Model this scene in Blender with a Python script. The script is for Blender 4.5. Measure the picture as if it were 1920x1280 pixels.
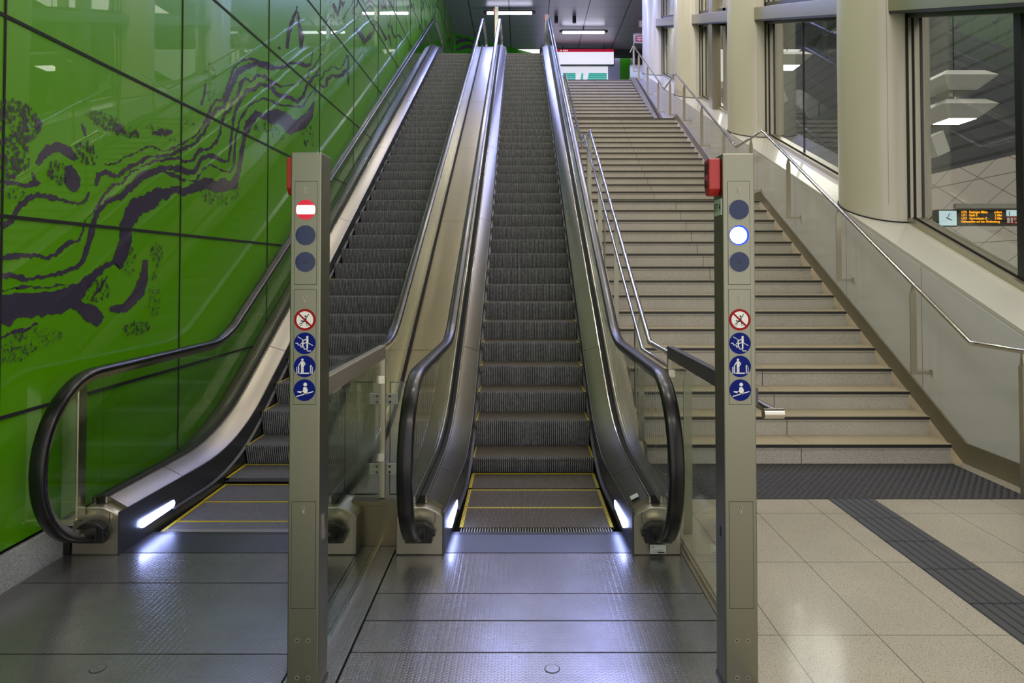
import bpy, bmesh, math, random, json
from mathutils import Vector, Matrix
random.seed(7)
for o in list(bpy.data.objects): bpy.data.objects.remove(o, do_unlink=True)
scene = bpy.context.scene
COL = scene.collection
R = math.radians
# ------------------------------------------------------------------ camera, world, exposure
CAM_H, FPX, PITCH = 1.7617, 1265.83, 0.0239
cam_d = bpy.data.cameras.new('camera'); cam = bpy.data.objects.new('camera', cam_d); COL.objects.link(cam)
cam.location = (0, 0, CAM_H); cam.rotation_euler = (math.pi/2 + PITCH, 0, 0)
cam_d.sensor_width = 36; cam_d.lens = FPX/1920*36
cam_d.shift_x = -16.0/1920; cam_d.shift_y = -163.5/1920
cam_d.clip_end = 200; cam_d.clip_start = 0.05
scene.camera = cam
world = bpy.data.worlds.new('world'); scene.world = world; world.use_nodes = True
bg = world.node_tree.nodes['Background']
bg.inputs[0].default_value = (0.96, 0.92, 0.91, 1); bg.inputs[1].default_value = 1.0
scene.view_settings.view_transform = 'Standard'; scene.view_settings.look = 'None'
scene.view_settings.gamma = 1; scene.view_settings.use_curve_mapping = False
scene.view_settings.exposure = 0.45

def area(name, loc, sx, sy, power, color, rot=(0, 0, 0), parent=None):
    l = bpy.data.lights.new(name, 'AREA'); l.shape = 'RECTANGLE'; l.size = sx; l.size_y = sy
    l.energy = power; l.color = color
    o = bpy.data.objects.new(name, l); COL.objects.link(o); o.location = loc; o.rotation_euler = rot
    if parent:
        o.parent = parent; o.location = Vector(loc) - parent.location
    return o
WARM = (1.0, 0.925, 0.85); COOL = (0.36, 0.42, 1.0)
# the hall's own tube lights hang under the upper ceiling in two rows (fittings are built with the upper hall);
# each row position carries one strip light just under its tube: warm over the lower flights, cool at the upper floor
ROW_A = [26.15, 22.2, 18.2, 14.2, 10.2, 6.2]      # over the escalators, x = -.43
ROW_B = [28.28, 22.8, 19.5, 16.3, 12.3, 8.3, 4.3]  # over the stairs, x = 2.66
for x, row in ((-.43, ROW_A), (2.66, ROW_B)):
    for y in row:
        cool = y > 19.0
        if y < 26: area('tube_light', (x, y, 11.72), 1.76, .11, 150 if cool else 80, COOL if cool else WARM)
area('front_fill_light', (1.2, .6, 5.5), 5.0, .5, 55, WARM)  # unseen fill light added above the camera end, no fitting there

# ------------------------------------------------------------------ materials
def lin(c):
    return tuple((x/12.92 if x <= .04045 else ((x+.055)/1.055)**2.4) for x in [v/255 for v in c]) + (1,)
class NT:
    def __init__(s, m): s.t = m.node_tree; s.n = s.t.nodes; s.l = s.t.links
    def sock(s, inp, v):
        if isinstance(v, bpy.types.NodeSocket): s.l.new(v, inp)
        else: inp.default_value = v
    def math(s, op, a, b=None, c=None):
        n = s.n.new('ShaderNodeMath'); n.operation = op
        for i, v in enumerate((a, b, c)):
            if v is not None: s.sock(n.inputs[i], v)
        return n.outputs[0]
    def coord(s):
        n = s.n.new('ShaderNodeTexCoord'); x = s.n.new('ShaderNodeSeparateXYZ'); s.l.new(n.outputs['Object'], x.inputs[0])
        return n.outputs['Object'], x.outputs[0], x.outputs[1], x.outputs[2]
    def noise(s, vec, scale, detail=2, rough=.5):
        n = s.n.new('ShaderNodeTexNoise'); s.l.new(vec, n.inputs['Vector']); n.inputs['Scale'].default_value = scale
        n.inputs['Detail'].default_value = detail; n.inputs['Roughness'].default_value = rough
        return n.outputs['Fac']
    def mapping(s, vec, sc):
        n = s.n.new('ShaderNodeMapping'); s.l.new(vec, n.inputs[0]); n.inputs['Scale'].default_value = sc
        return n.outputs[0]
    def ramp(s, f, a, b):
        n = s.n.new('ShaderNodeMapRange'); s.sock(n.inputs[0], f); n.inputs[1].default_value = a; n.inputs[2].default_value = b
        return n.outputs[0]
    def mix(s, f, a, b):
        n = s.n.new('ShaderNodeMix'); n.data_type = 'RGBA'; s.sock(n.inputs[0], f); s.sock(n.inputs[6], a); s.sock(n.inputs[7], b)
        return n.outputs[2]
    def bump(s, h, strength, dist):
        n = s.n.new('ShaderNodeBump'); s.sock(n.inputs['Height'], h); n.inputs['Strength'].default_value = strength
        n.inputs['Distance'].default_value = dist
        return n.outputs[0]
    def line(s, x, x0, period, w):
        # 1 on a joint of width w, 0 elsewhere
        f = s.math('FRACT', s.math('DIVIDE', s.math('SUBTRACT', x, x0 - period/2), period))
        d = s.math('ABSOLUTE', s.math('SUBTRACT', f, .5))
        return s.math('LESS_THAN', d, w/period/2)
M = {}
def mat(name, c, rough=.5, metal=0.0, spec=.5, coat=0.0, coat_r=.03, emit=None, es=0):
    m = bpy.data.materials.new(name); m.use_nodes = True
    b = m.node_tree.nodes['Principled BSDF']
    b.inputs['Base Color'].default_value = lin(c); b.inputs['Roughness'].default_value = rough
    b.inputs['Metallic'].default_value = metal; b.inputs['Specular IOR Level'].default_value = spec
    b.inputs['Coat Weight'].default_value = coat; b.inputs['Coat Roughness'].default_value = coat_r
    if emit:
        b.inputs['Emission Color'].default_value = lin(emit); b.inputs['Emission Strength'].default_value = es
    M[name] = m
    return m, b, NT(m)
def brushed(name, c, rough=.28, sc=(2, 2, 60), amt=.12, metal=1.0):
    m, b, t = mat(name, c, rough, metal)
    v, x, y, z = t.coord()
    n = t.noise(t.mapping(v, sc), 4, 4, .7)
    n2 = t.noise(v, 1.7, 3)
    t.sock(b.inputs['Roughness'], t.math('ADD', t.math('MULTIPLY', n, amt), t.math('ADD', rough-amt*.7, t.math('MULTIPLY', n2, .025))))
    return m
brushed('steel_post', (138, 138, 120), .34, (60, 60, 1.2))
brushed('steel_deck', (112, 108, 97), .31, (60, 2, 2), .03)
brushed('steel_median', (120, 113, 90), .31, (3, 50, 50), .03)
brushed('steel_frame', (178, 170, 152), .3, (2, 2, 40), .06, .75)
mat('chrome', (205, 200, 185), .14, 1.0)
mat('bright_strip', (225, 220, 205), .18, 1.0)
mat('steel_dark', (84, 86, 90), .33, .8)
mat('steel_cap', (160, 155, 138), .28, .8)
mat('rubber', (13, 12, 13), .33, 0, .35, .2, .15)
mat('black', (14, 14, 17), .45)
mat('black_gap', (8, 8, 9), .8)
mat('charcoal', (30, 32, 34), .5)
mat('red', (170, 22, 16), .35, 0, .5, .3)
mat('red_dark', (70, 16, 14), .5)
mat('sign_white', (232, 232, 225), .4)
mat('sign_red', (150, 8, 14), .5, 0, .2)
mat('sign_blue', (0, 22, 112), .5, 0, .15)
mat('lens_off', (20, 38, 78), .2, 0, .3, .4, .05)
mat('column_white', (206, 197, 180), .30, 0, .5, .35, .2)
mat('white_plastic', (205, 203, 198), .4)
mat('plate_grey', (150, 150, 140), .4)
mat('label_white', (200, 205, 200), .4)
mat('ink', (20, 22, 26), .5)
mat('yellow', (205, 178, 0), .5)
mat('dark_wall', (46, 48, 50), .6)
mat('wood_brown', (84, 70, 66), .4)
mat('emit_white', (255, 255, 255), .5, emit=(255, 250, 240), es=9)
mat('emit_tube', (255, 255, 255), .5, emit=(235, 238, 255), es=5)
mat('emit_comb', (255, 255, 255), .5, emit=(168, 182, 255), es=13)
mat('emit_blue', (200, 240, 255), .5, emit=(225, 245, 255), es=7)
mat('emit_blue_rim', (0, 20, 90), .5, emit=(0, 70, 255), es=.9)
mat('emit_red', (255, 235, 238), .5, emit=(255, 240, 242), es=6)
mat('lens_red', (190, 0, 36), .2, 0, .4, .3, .05, emit=(215, 0, 50), es=.28)
mat('emit_sign', (240, 240, 238), .5, emit=(222, 222, 238), es=.62)
mat('emit_redstrip', (170, 10, 50), .5, emit=(175, 5, 50), es=.5)
mat('emit_teal', (30, 150, 140), .5, emit=(30, 155, 145), es=.6)
mat('emit_amber', (255, 170, 0), .5, emit=(255, 165, 0), es=1.3)
mat('emit_clock', (190, 215, 225), .5, emit=(190, 215, 225), es=.65)
mat('green_plain', (44, 140, 2), .3, 0, .4)
mat('mural_ink', (58, 52, 70), .12, 0, .5, .5, .02)
mat('mural_dark', (22, 34, 22), .15, 0, .5, .5, .02)

m, b, t = mat('green_glass', (84, 160, 6), .30, 0, .3, .8, .008)
v, x, y, z = t.coord()
nn = t.noise(v, .35, 2)
t.sock(b.inputs['Base Color'], t.mix(nn, lin((74, 138, 0)), lin((88, 152, 0))))
t.sock(b.inputs['Coat Normal'], t.bump(t.noise(v, .9, 1), .12, .02))
b.inputs['Coat IOR'].default_value = 1.5

def terrazzo(name, base, dark, light, joints=None, rough=.22, coat=.0, scale=1.0):
    m, b, t = mat(name, base, rough, 0, .5, coat, .08)
    v, x, y, z = t.coord()
    n1 = t.noise(v, 130*scale, 3, .7); n2 = t.noise(t.mapping(v, (1.3, 1.3, 1.3)), 210*scale, 2, .6); n3 = t.noise(v, 2.2, 4)
    c = t.mix(t.ramp(n3, .3, .7), lin(base), lin(tuple(int(q*.93) for q in base)))
    c = t.mix(t.ramp(n1, .58, .62), c, lin(dark)); c = t.mix(t.ramp(n2, .57, .61), c, lin(light))
    if joints:
        for ax, x0, per, w in joints:
            c = t.mix(t.line({'x': x, 'y': y, 'z': z}[ax], x0, per, w), c, lin((52, 46, 38)))
    t.sock(b.inputs['Base Color'], c)
    return m
terrazzo('terrazzo_floor', (180, 172, 154), (96, 86, 72), (206, 198, 180), [('x', 1.252, .4720, .004), ('y', 4.942, .818, .004)], .2, .5)
terrazzo('stair_tread', (172, 158, 128), (150, 134, 104), (188, 174, 144), None, .35)
terrazzo('stair_riser', (184, 178, 166), (104, 98, 90), (214, 208, 196), None, .45)
terrazzo('skirting_stone', (122, 112, 92), (90, 82, 66), (146, 134, 112), None, .35)
terrazzo('plinth_stone', (160, 162, 160), (90, 92, 96), (200, 202, 204), None, .25, .2)
mat('ledge_stone', (208, 204, 192), .3, 0, .5, .6, .1)
m, b, t = mat('wall_panel_glass', (184, 190, 178), .32, 0, .5, .55, .12)
v, x, y, z = t.coord()
t.sock(b.inputs['Base Color'], t.mix(t.line(y, 6.87, 1.57, .008), lin((216, 212, 212)), lin((96, 98, 88))))
# escalator step aluminium: real grooves drawn by bump plus dark groove bottoms
def grooved(name, hi, lo, per, metal=.25, rough=.42):
    m, b, t = mat(name, hi, rough, metal)
    v, x, y, z = t.coord()
    s = t.math('SINE', t.math('MULTIPLY', x, 2*math.pi/per))
    g = t.ramp(s, -.35, .45)
    n = t.noise(v, 26, 4, .7); n2 = t.noise(t.mapping(v, (1, .3, .3)), 90, 2)
    hi2 = t.mix(t.ramp(n, .35, .7), lin(hi), lin(tuple(int(q*.72) for q in hi)))
    hi2 = t.mix(t.math('MULTIPLY', t.ramp(n2, .55, .7), .5), hi2, lin(tuple(int(q*.6) for q in hi)))
    t.sock(b.inputs['Base Color'], t.mix(g, lin(lo), hi2))
    t.sock(b.inputs['Normal'], t.bump(s, .5, .002))
    return m
grooved('step_tread', (128, 118, 100), (48, 45, 38), .0091)
grooved('step_tread_grey', (124, 124, 126), (50, 50, 52), .0091)
grooved('step_riser', (172, 172, 172), (48, 49, 51), .0182)
m, b, t = mat('step_yellow', (200, 176, 10), .5)
v, x, y, z = t.coord()
s = t.ramp(t.math('SINE', t.math('MULTIPLY', x, 2*math.pi/.0091)), -.3, .3)
t.sock(b.inputs['Base Color'], t.mix(s, lin((60, 54, 14)), lin((214, 190, 20))))
# checker plate floor cover
m, b, t = mat('tread_plate', (150, 148, 138), .27, .8)
v, x, y, z = t.coord()
sx = t.math('SINE', t.math('MULTIPLY', x, 2*math.pi/.030))
h = t.math('SINE', t.math('ADD', t.math('MULTIPLY', y, 2*math.pi/.020), t.math('MULTIPLY', sx, 1.5)))
h = t.math('MULTIPLY', t.ramp(h, .1, .9), t.ramp(t.math('SINE', t.math('MULTIPLY', x, 4*math.pi/.030)), -.6, .2))
n = t.noise(v, 2.3, 4, .6); n2 = t.noise(v, 60, 3, .7)
t.sock(b.inputs['Base Color'], t.mix(t.ramp(n, .3, .75), lin((152, 151, 152)), lin((126, 125, 124))))
t.sock(b.inputs['Roughness'], t.math('ADD', .19, t.math('MULTIPLY', n, .10)))
t.sock(b.inputs['Normal'], t.bump(h, .4, .0010))
m, b, t = mat('comb_plate', (100, 101, 106), .3, .85)
v, x, y, z = t.coord()
t.sock(b.inputs['Normal'], t.bump(t.noise(v, 70, 3, .7), .3, .002))
# rubber mat
m, b, t = mat('mat_rubber', (44, 43, 44), .6)
v, x, y, z = t.coord()
h = t.math('MULTIPLY', t.math('SINE', t.math('MULTIPLY', x, 2*math.pi/.056)), t.math('SINE', t.math('MULTIPLY', y, 2*math.pi/.075)))
t.sock(b.inputs['Base Color'], t.mix(t.ramp(h, -.3, .5), lin((60, 58, 57)), lin((26, 25, 27))))
t.sock(b.inputs['Normal'], t.bump(h, .8, .01))
mat('tactile', (70, 70, 73), .55)
# ceiling panels
m, b, t = mat('ceiling_metal', (168, 164, 174), .38, .55)
v, x, y, z = t.coord()
j = t.math('MAXIMUM', t.line(x, 1.10, 1.547, .035), t.math('MULTIPLY', t.line(y, 26.03, 1.03, .02), .6))
t.sock(b.inputs['Base Color'], t.mix(j, lin((168, 164, 176)), lin((14, 14, 18))))
t.sock(b.inputs['Normal'], t.bump(t.noise(t.mapping(v, (1, 1, 1)), 1.2, 1), .15, .02))
mat('back_metal', (160, 164, 205), .3, .4)
# platform hall wall: big diamond tiling
m, b, t = mat('hall_tiles', (150, 142, 130), .4)
v, x, y, z = t.coord()
p_, q_ = t.math('ADD', y, t.math('MULTIPLY', z, 2.0)), t.math('SUBTRACT', y, t.math('MULTIPLY', z, 2.0))
j = t.math('MAXIMUM', t.line(p_, 0, 2.0, .04), t.line(q_, .3, 2.0, .04)); j = t.math('MAXIMUM', j, t.line(z, .75, 1.8, .02))
t.sock(b.inputs['Base Color'], t.mix(j, lin((190, 180, 165)), lin((80, 74, 68))))
m, b, t = mat('hall_slats', (52, 54, 56), .5)
v, x, y, z = t.coord()
t.sock(b.inputs['Base Color'], t.mix(t.line(z, 0, .45, .1), lin((60, 62, 64)), lin((20, 21, 22))))
# clear glass: straight-through pane with mirror reflection at its surface
def glass(name, tint, ior=1.5, extra=0.0):
    m = bpy.data.materials.new(name); m.use_nodes = True; t = NT(m); t.n.clear()
    o = t.n.new('ShaderNodeOutputMaterial'); mx = t.n.new('ShaderNodeMixShader')
    tr = t.n.new('ShaderNodeBsdfTransparent'); tr.inputs[0].default_value = lin(tint)
    gl = t.n.new('ShaderNodeBsdfGlossy'); gl.inputs['Roughness'].default_value = .01; gl.inputs[0].default_value = (.95, .97, .95, 1)
    ge = t.n.new('ShaderNodeNewGeometry'); vd = t.n.new('ShaderNodeVectorMath'); vd.operation = 'DOT_PRODUCT'
    t.l.new(ge.outputs['Normal'], vd.inputs[0]); t.l.new(ge.outputs['Incoming'], vd.inputs[1])
    r0 = ((ior-1)/(ior+1))**2
    f = t.math('POWER', t.math('SUBTRACT', 1.0, t.math('MINIMUM', t.math('ABSOLUTE', vd.outputs['Value']), 1.0)), 5.0)
    f = t.math('ADD', t.math('MULTIPLY', f, .75), r0+extra)
    t.l.new(f, mx.inputs[0]); t.l.new(tr.outputs[0], mx.inputs[1]); t.l.new(gl.outputs[0], mx.inputs[2]); t.l.new(mx.outputs[0], o.inputs[0])
    M[name] = m
glass('glass_clear', (244, 247, 242)); glass('glass_window', (232, 235, 232), 1.5, .03); glass('glass_edge', (120, 160, 145))

# ------------------------------------------------------------------ mesh builder
class MB:
    def __init__(s): s.v = []; s.f = []; s.m = []; s.cur = 0
    def use(s, i): s.cur = i; return s
    def add(s, vs, fs):
        o = len(s.v); s.v += [tuple(p) for p in vs]
        for f in fs: s.f.append([i+o for i in f]); s.m.append(s.cur)
        return s
    def box(s, x0, x1, y0, y1, z0, z1):
        return s.add([(x, y, z) for x in (x0, x1) for y in (y0, y1) for z in (z0, z1)],
                     [(0, 1, 3, 2), (4, 6, 7, 5), (0, 4, 5, 1), (2, 3, 7, 6), (0, 2, 6, 4), (1, 5, 7, 3)])
    def quad(s, *p): return s.add(p, [tuple(range(len(p)))])
    def prism(s, poly, ax, a, b):
        # poly: 2D points; ax 'x' -> (y,z), 'y' -> (x,z), 'z' -> (x,y)
        def P(q, t):
            return {'x': (t, q[0], q[1]), 'y': (q[0], t, q[1]), 'z': (q[0], q[1], t)}[ax]
        n = len(poly); vs = [P(q, a) for q in poly] + [P(q, b) for q in poly]
        fs = [(i, (i+1) % n, n+(i+1) % n, n+i) for i in range(n)] + [tuple(range(n))[::-1], tuple(range(n, 2*n))]
        return s.add(vs, fs)
    def strip(s, lo, hi, x0, x1):
        # solid between two polylines (y,z) of equal length, between x0 and x1
        n = len(lo); vs = []
        for a, b in zip(lo, hi): vs += [(x0, *a), (x0, *b), (x1, *b), (x1, *a)]
        fs = []
        for i in range(n-1):
            a, b = 4*i, 4*(i+1)
            for k in range(4): fs.append((a+k, a+(k+1) % 4, b+(k+1) % 4, b+k))
        fs += [(0, 1, 2, 3), (4*n-1, 4*n-2, 4*n-3, 4*n-4)]
        return s.add(vs, fs)
    def sweep(s, prof, path, closed=False, caps=True):
        # prof: list of (dx, dn) closed loop (or function of i); path: list of (x, y, z) in a Y-Z plane; n = left normal of the tangent
        n = len(path); K = None; vs = []
        for i, p in enumerate(path):
            a = path[i-1] if i > 0 else (path[-1] if closed else path[0]); c = path[i+1] if i < n-1 else (path[0] if closed else path[-1])
            ty, tz = c[1]-a[1], c[2]-a[2]; L = math.hypot(ty, tz) or 1; ny, nz = -tz/L, ty/L
            pr = prof(i) if callable(prof) else prof; K = len(pr)
            for dx, dn in pr: vs.append((p[0]+dx, p[1]+ny*dn, p[2]+nz*dn))
        fs = []
        for i in range(n if closed else n-1):
            j = (i+1) % n
            for k in range(K): fs.append((i*K+k, i*K+(k+1) % K, j*K+(k+1) % K, j*K+k))
        if caps and not closed: fs += [tuple(range(K))[::-1], tuple((n-1)*K+k for k in range(K))]
        return s.add(vs, fs)
    def tube(s, pts, r, n=12, closed=False):
        pts = [Vector(p) for p in pts]; vs = []; up = None
        N_ = len(pts)
        for i, p in enumerate(pts):
            a = pts[max(i-1, 0)]; c = pts[min(i+1, N_-1)]; t = (c-a).normalized()
            # mitre
            if 0 < i < N_-1:
                t1 = (pts[i]-pts[i-1]).normalized(); t2 = (pts[i+1]-pts[i]).normalized(); t = (t1+t2).normalized()
                sc = 1/max(.35, t.dot(t1))
            else: sc = 1
            if up is None:
                up = Vector((0, 0, 1)) if abs(t.z) < .9 else Vector((1, 0, 0))
            u = (up - t*up.dot(t)).normalized(); w = t.cross(u); up = u
            mi = Vector((0, 0, 0))
            if sc > 1.001:
                mi = (t2-t1); mi = mi.normalized()
            for k in range(n):
                A = 2*math.pi*k/n; d = u*math.cos(A)*r + w*math.sin(A)*r
                if sc > 1.001: d = d + mi*(d.dot(mi))*(sc-1)
                vs.append(p+d)
        fs = [(i*n+k, i*n+(k+1) % n, (i+1)*n+(k+1) % n, (i+1)*n+k) for i in range(N_-1) for k in range(n)]
        fs += [tuple(range(n))[::-1], tuple((N_-1)*n+k for k in range(n))]
        return s.add(vs, fs)
    def cyl(s, c, ax, r, h, n=24, r2=None):
        c = Vector(c); r2 = r if r2 is None else r2; vs = []
        for t_, rr in ((0, r), (h, r2)):
            for k in range(n):
                a = 2*math.pi*k/n; p, q = math.cos(a)*rr, math.sin(a)*rr
                vs.append(tuple(c + Vector({'x': (t_, p, q), 'y': (p, t_, q), 'z': (p, q, t_)}[ax])))
        return s.add(vs, [(k, (k+1) % n, n+(k+1) % n, n+k) for k in range(n)] + [tuple(range(n))[::-1], tuple(range(n, 2*n))])
def empty(name, loc, label=None, cat=None, group=None, kind=None):
    o = bpy.data.objects.new(name, None); COL.objects.link(o); o.location = loc; o.empty_display_size = .1
    return tag(o, label, cat, group, kind)
def tag(o, label=None, cat=None, group=None, kind=None):
    if label: o['label'] = label
    if cat: o['category'] = cat
    if group: o['group'] = group
    if kind: o['kind'] = kind
    return o
def wloc(o):
    v = Vector((0, 0, 0))
    while o is not None: v = v + Vector(o.location); o = o.parent
    return v
def obj(name, mb, mats, parent=None, smooth=None, bevel=None, origin=None, label=None):
    me = bpy.data.meshes.new(name)
    base = wloc(parent) if parent else Vector((0, 0, 0))
    org = Vector(origin) if origin is not None else base
    me.from_pydata([tuple(Vector(p)-org) for p in mb.v], [], mb.f)
    for mm in (mats if isinstance(mats, (list, tuple)) else [mats]): me.materials.append(M[mm])
    for p, i in zip(me.polygons, mb.m): p.material_index = i
    b_ = bmesh.new(); b_.from_mesh(me); bmesh.ops.recalc_face_normals(b_, faces=b_.faces); b_.to_mesh(me); b_.free()
    if smooth is not None:
        me.shade_smooth(); me.set_sharp_from_angle(angle=R(smooth))
    o = bpy.data.objects.new(name, me); COL.objects.link(o)
    if parent: o.parent = parent
    o.location = org - base
    if bevel:
        bv = o.modifiers.new('bevel', 'BEVEL'); bv.width = bevel; bv.segments = 2; bv.limit_method = 'ANGLE'; bv.angle_limit = R(40)
    if label: o['label'] = label
    return o
def struct(name, mb, mats, parent=None, **k):
    o = obj(name, mb, mats, parent, **k)
    if not parent: o['kind'] = 'structure'
    return o
def text_mb(s, size, ox, plane, bold=0.0, align='LEFT'):
    cu = bpy.data.curves.new('t', 'FONT'); cu.body = s; cu.size = size; cu.align_x = align; cu.offset = bold; cu.extrude = 0.0004
    cu.resolution_u = 3
    o = bpy.data.objects.new('t', cu); COL.objects.link(o)
    dg = bpy.context.evaluated_depsgraph_get(); dg.update()
    me = bpy.data.meshes.new_from_object(o.evaluated_get(dg))
    mb = MB(); ox = Vector(ox)
    def P(v):
        if plane == 'y-': return ox + Vector((v.x, -v.z, v.y))      # faces -Y
        if plane == 'x-': return ox + Vector((-v.z, -v.x, v.y))     # faces -X
    mb.add([P(v.co) for v in me.vertices], [tuple(p.vertices) for p in me.polygons])
    bpy.data.objects.remove(o, do_unlink=True); bpy.data.curves.remove(cu); bpy.data.meshes.remove(me)
    return mb
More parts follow.
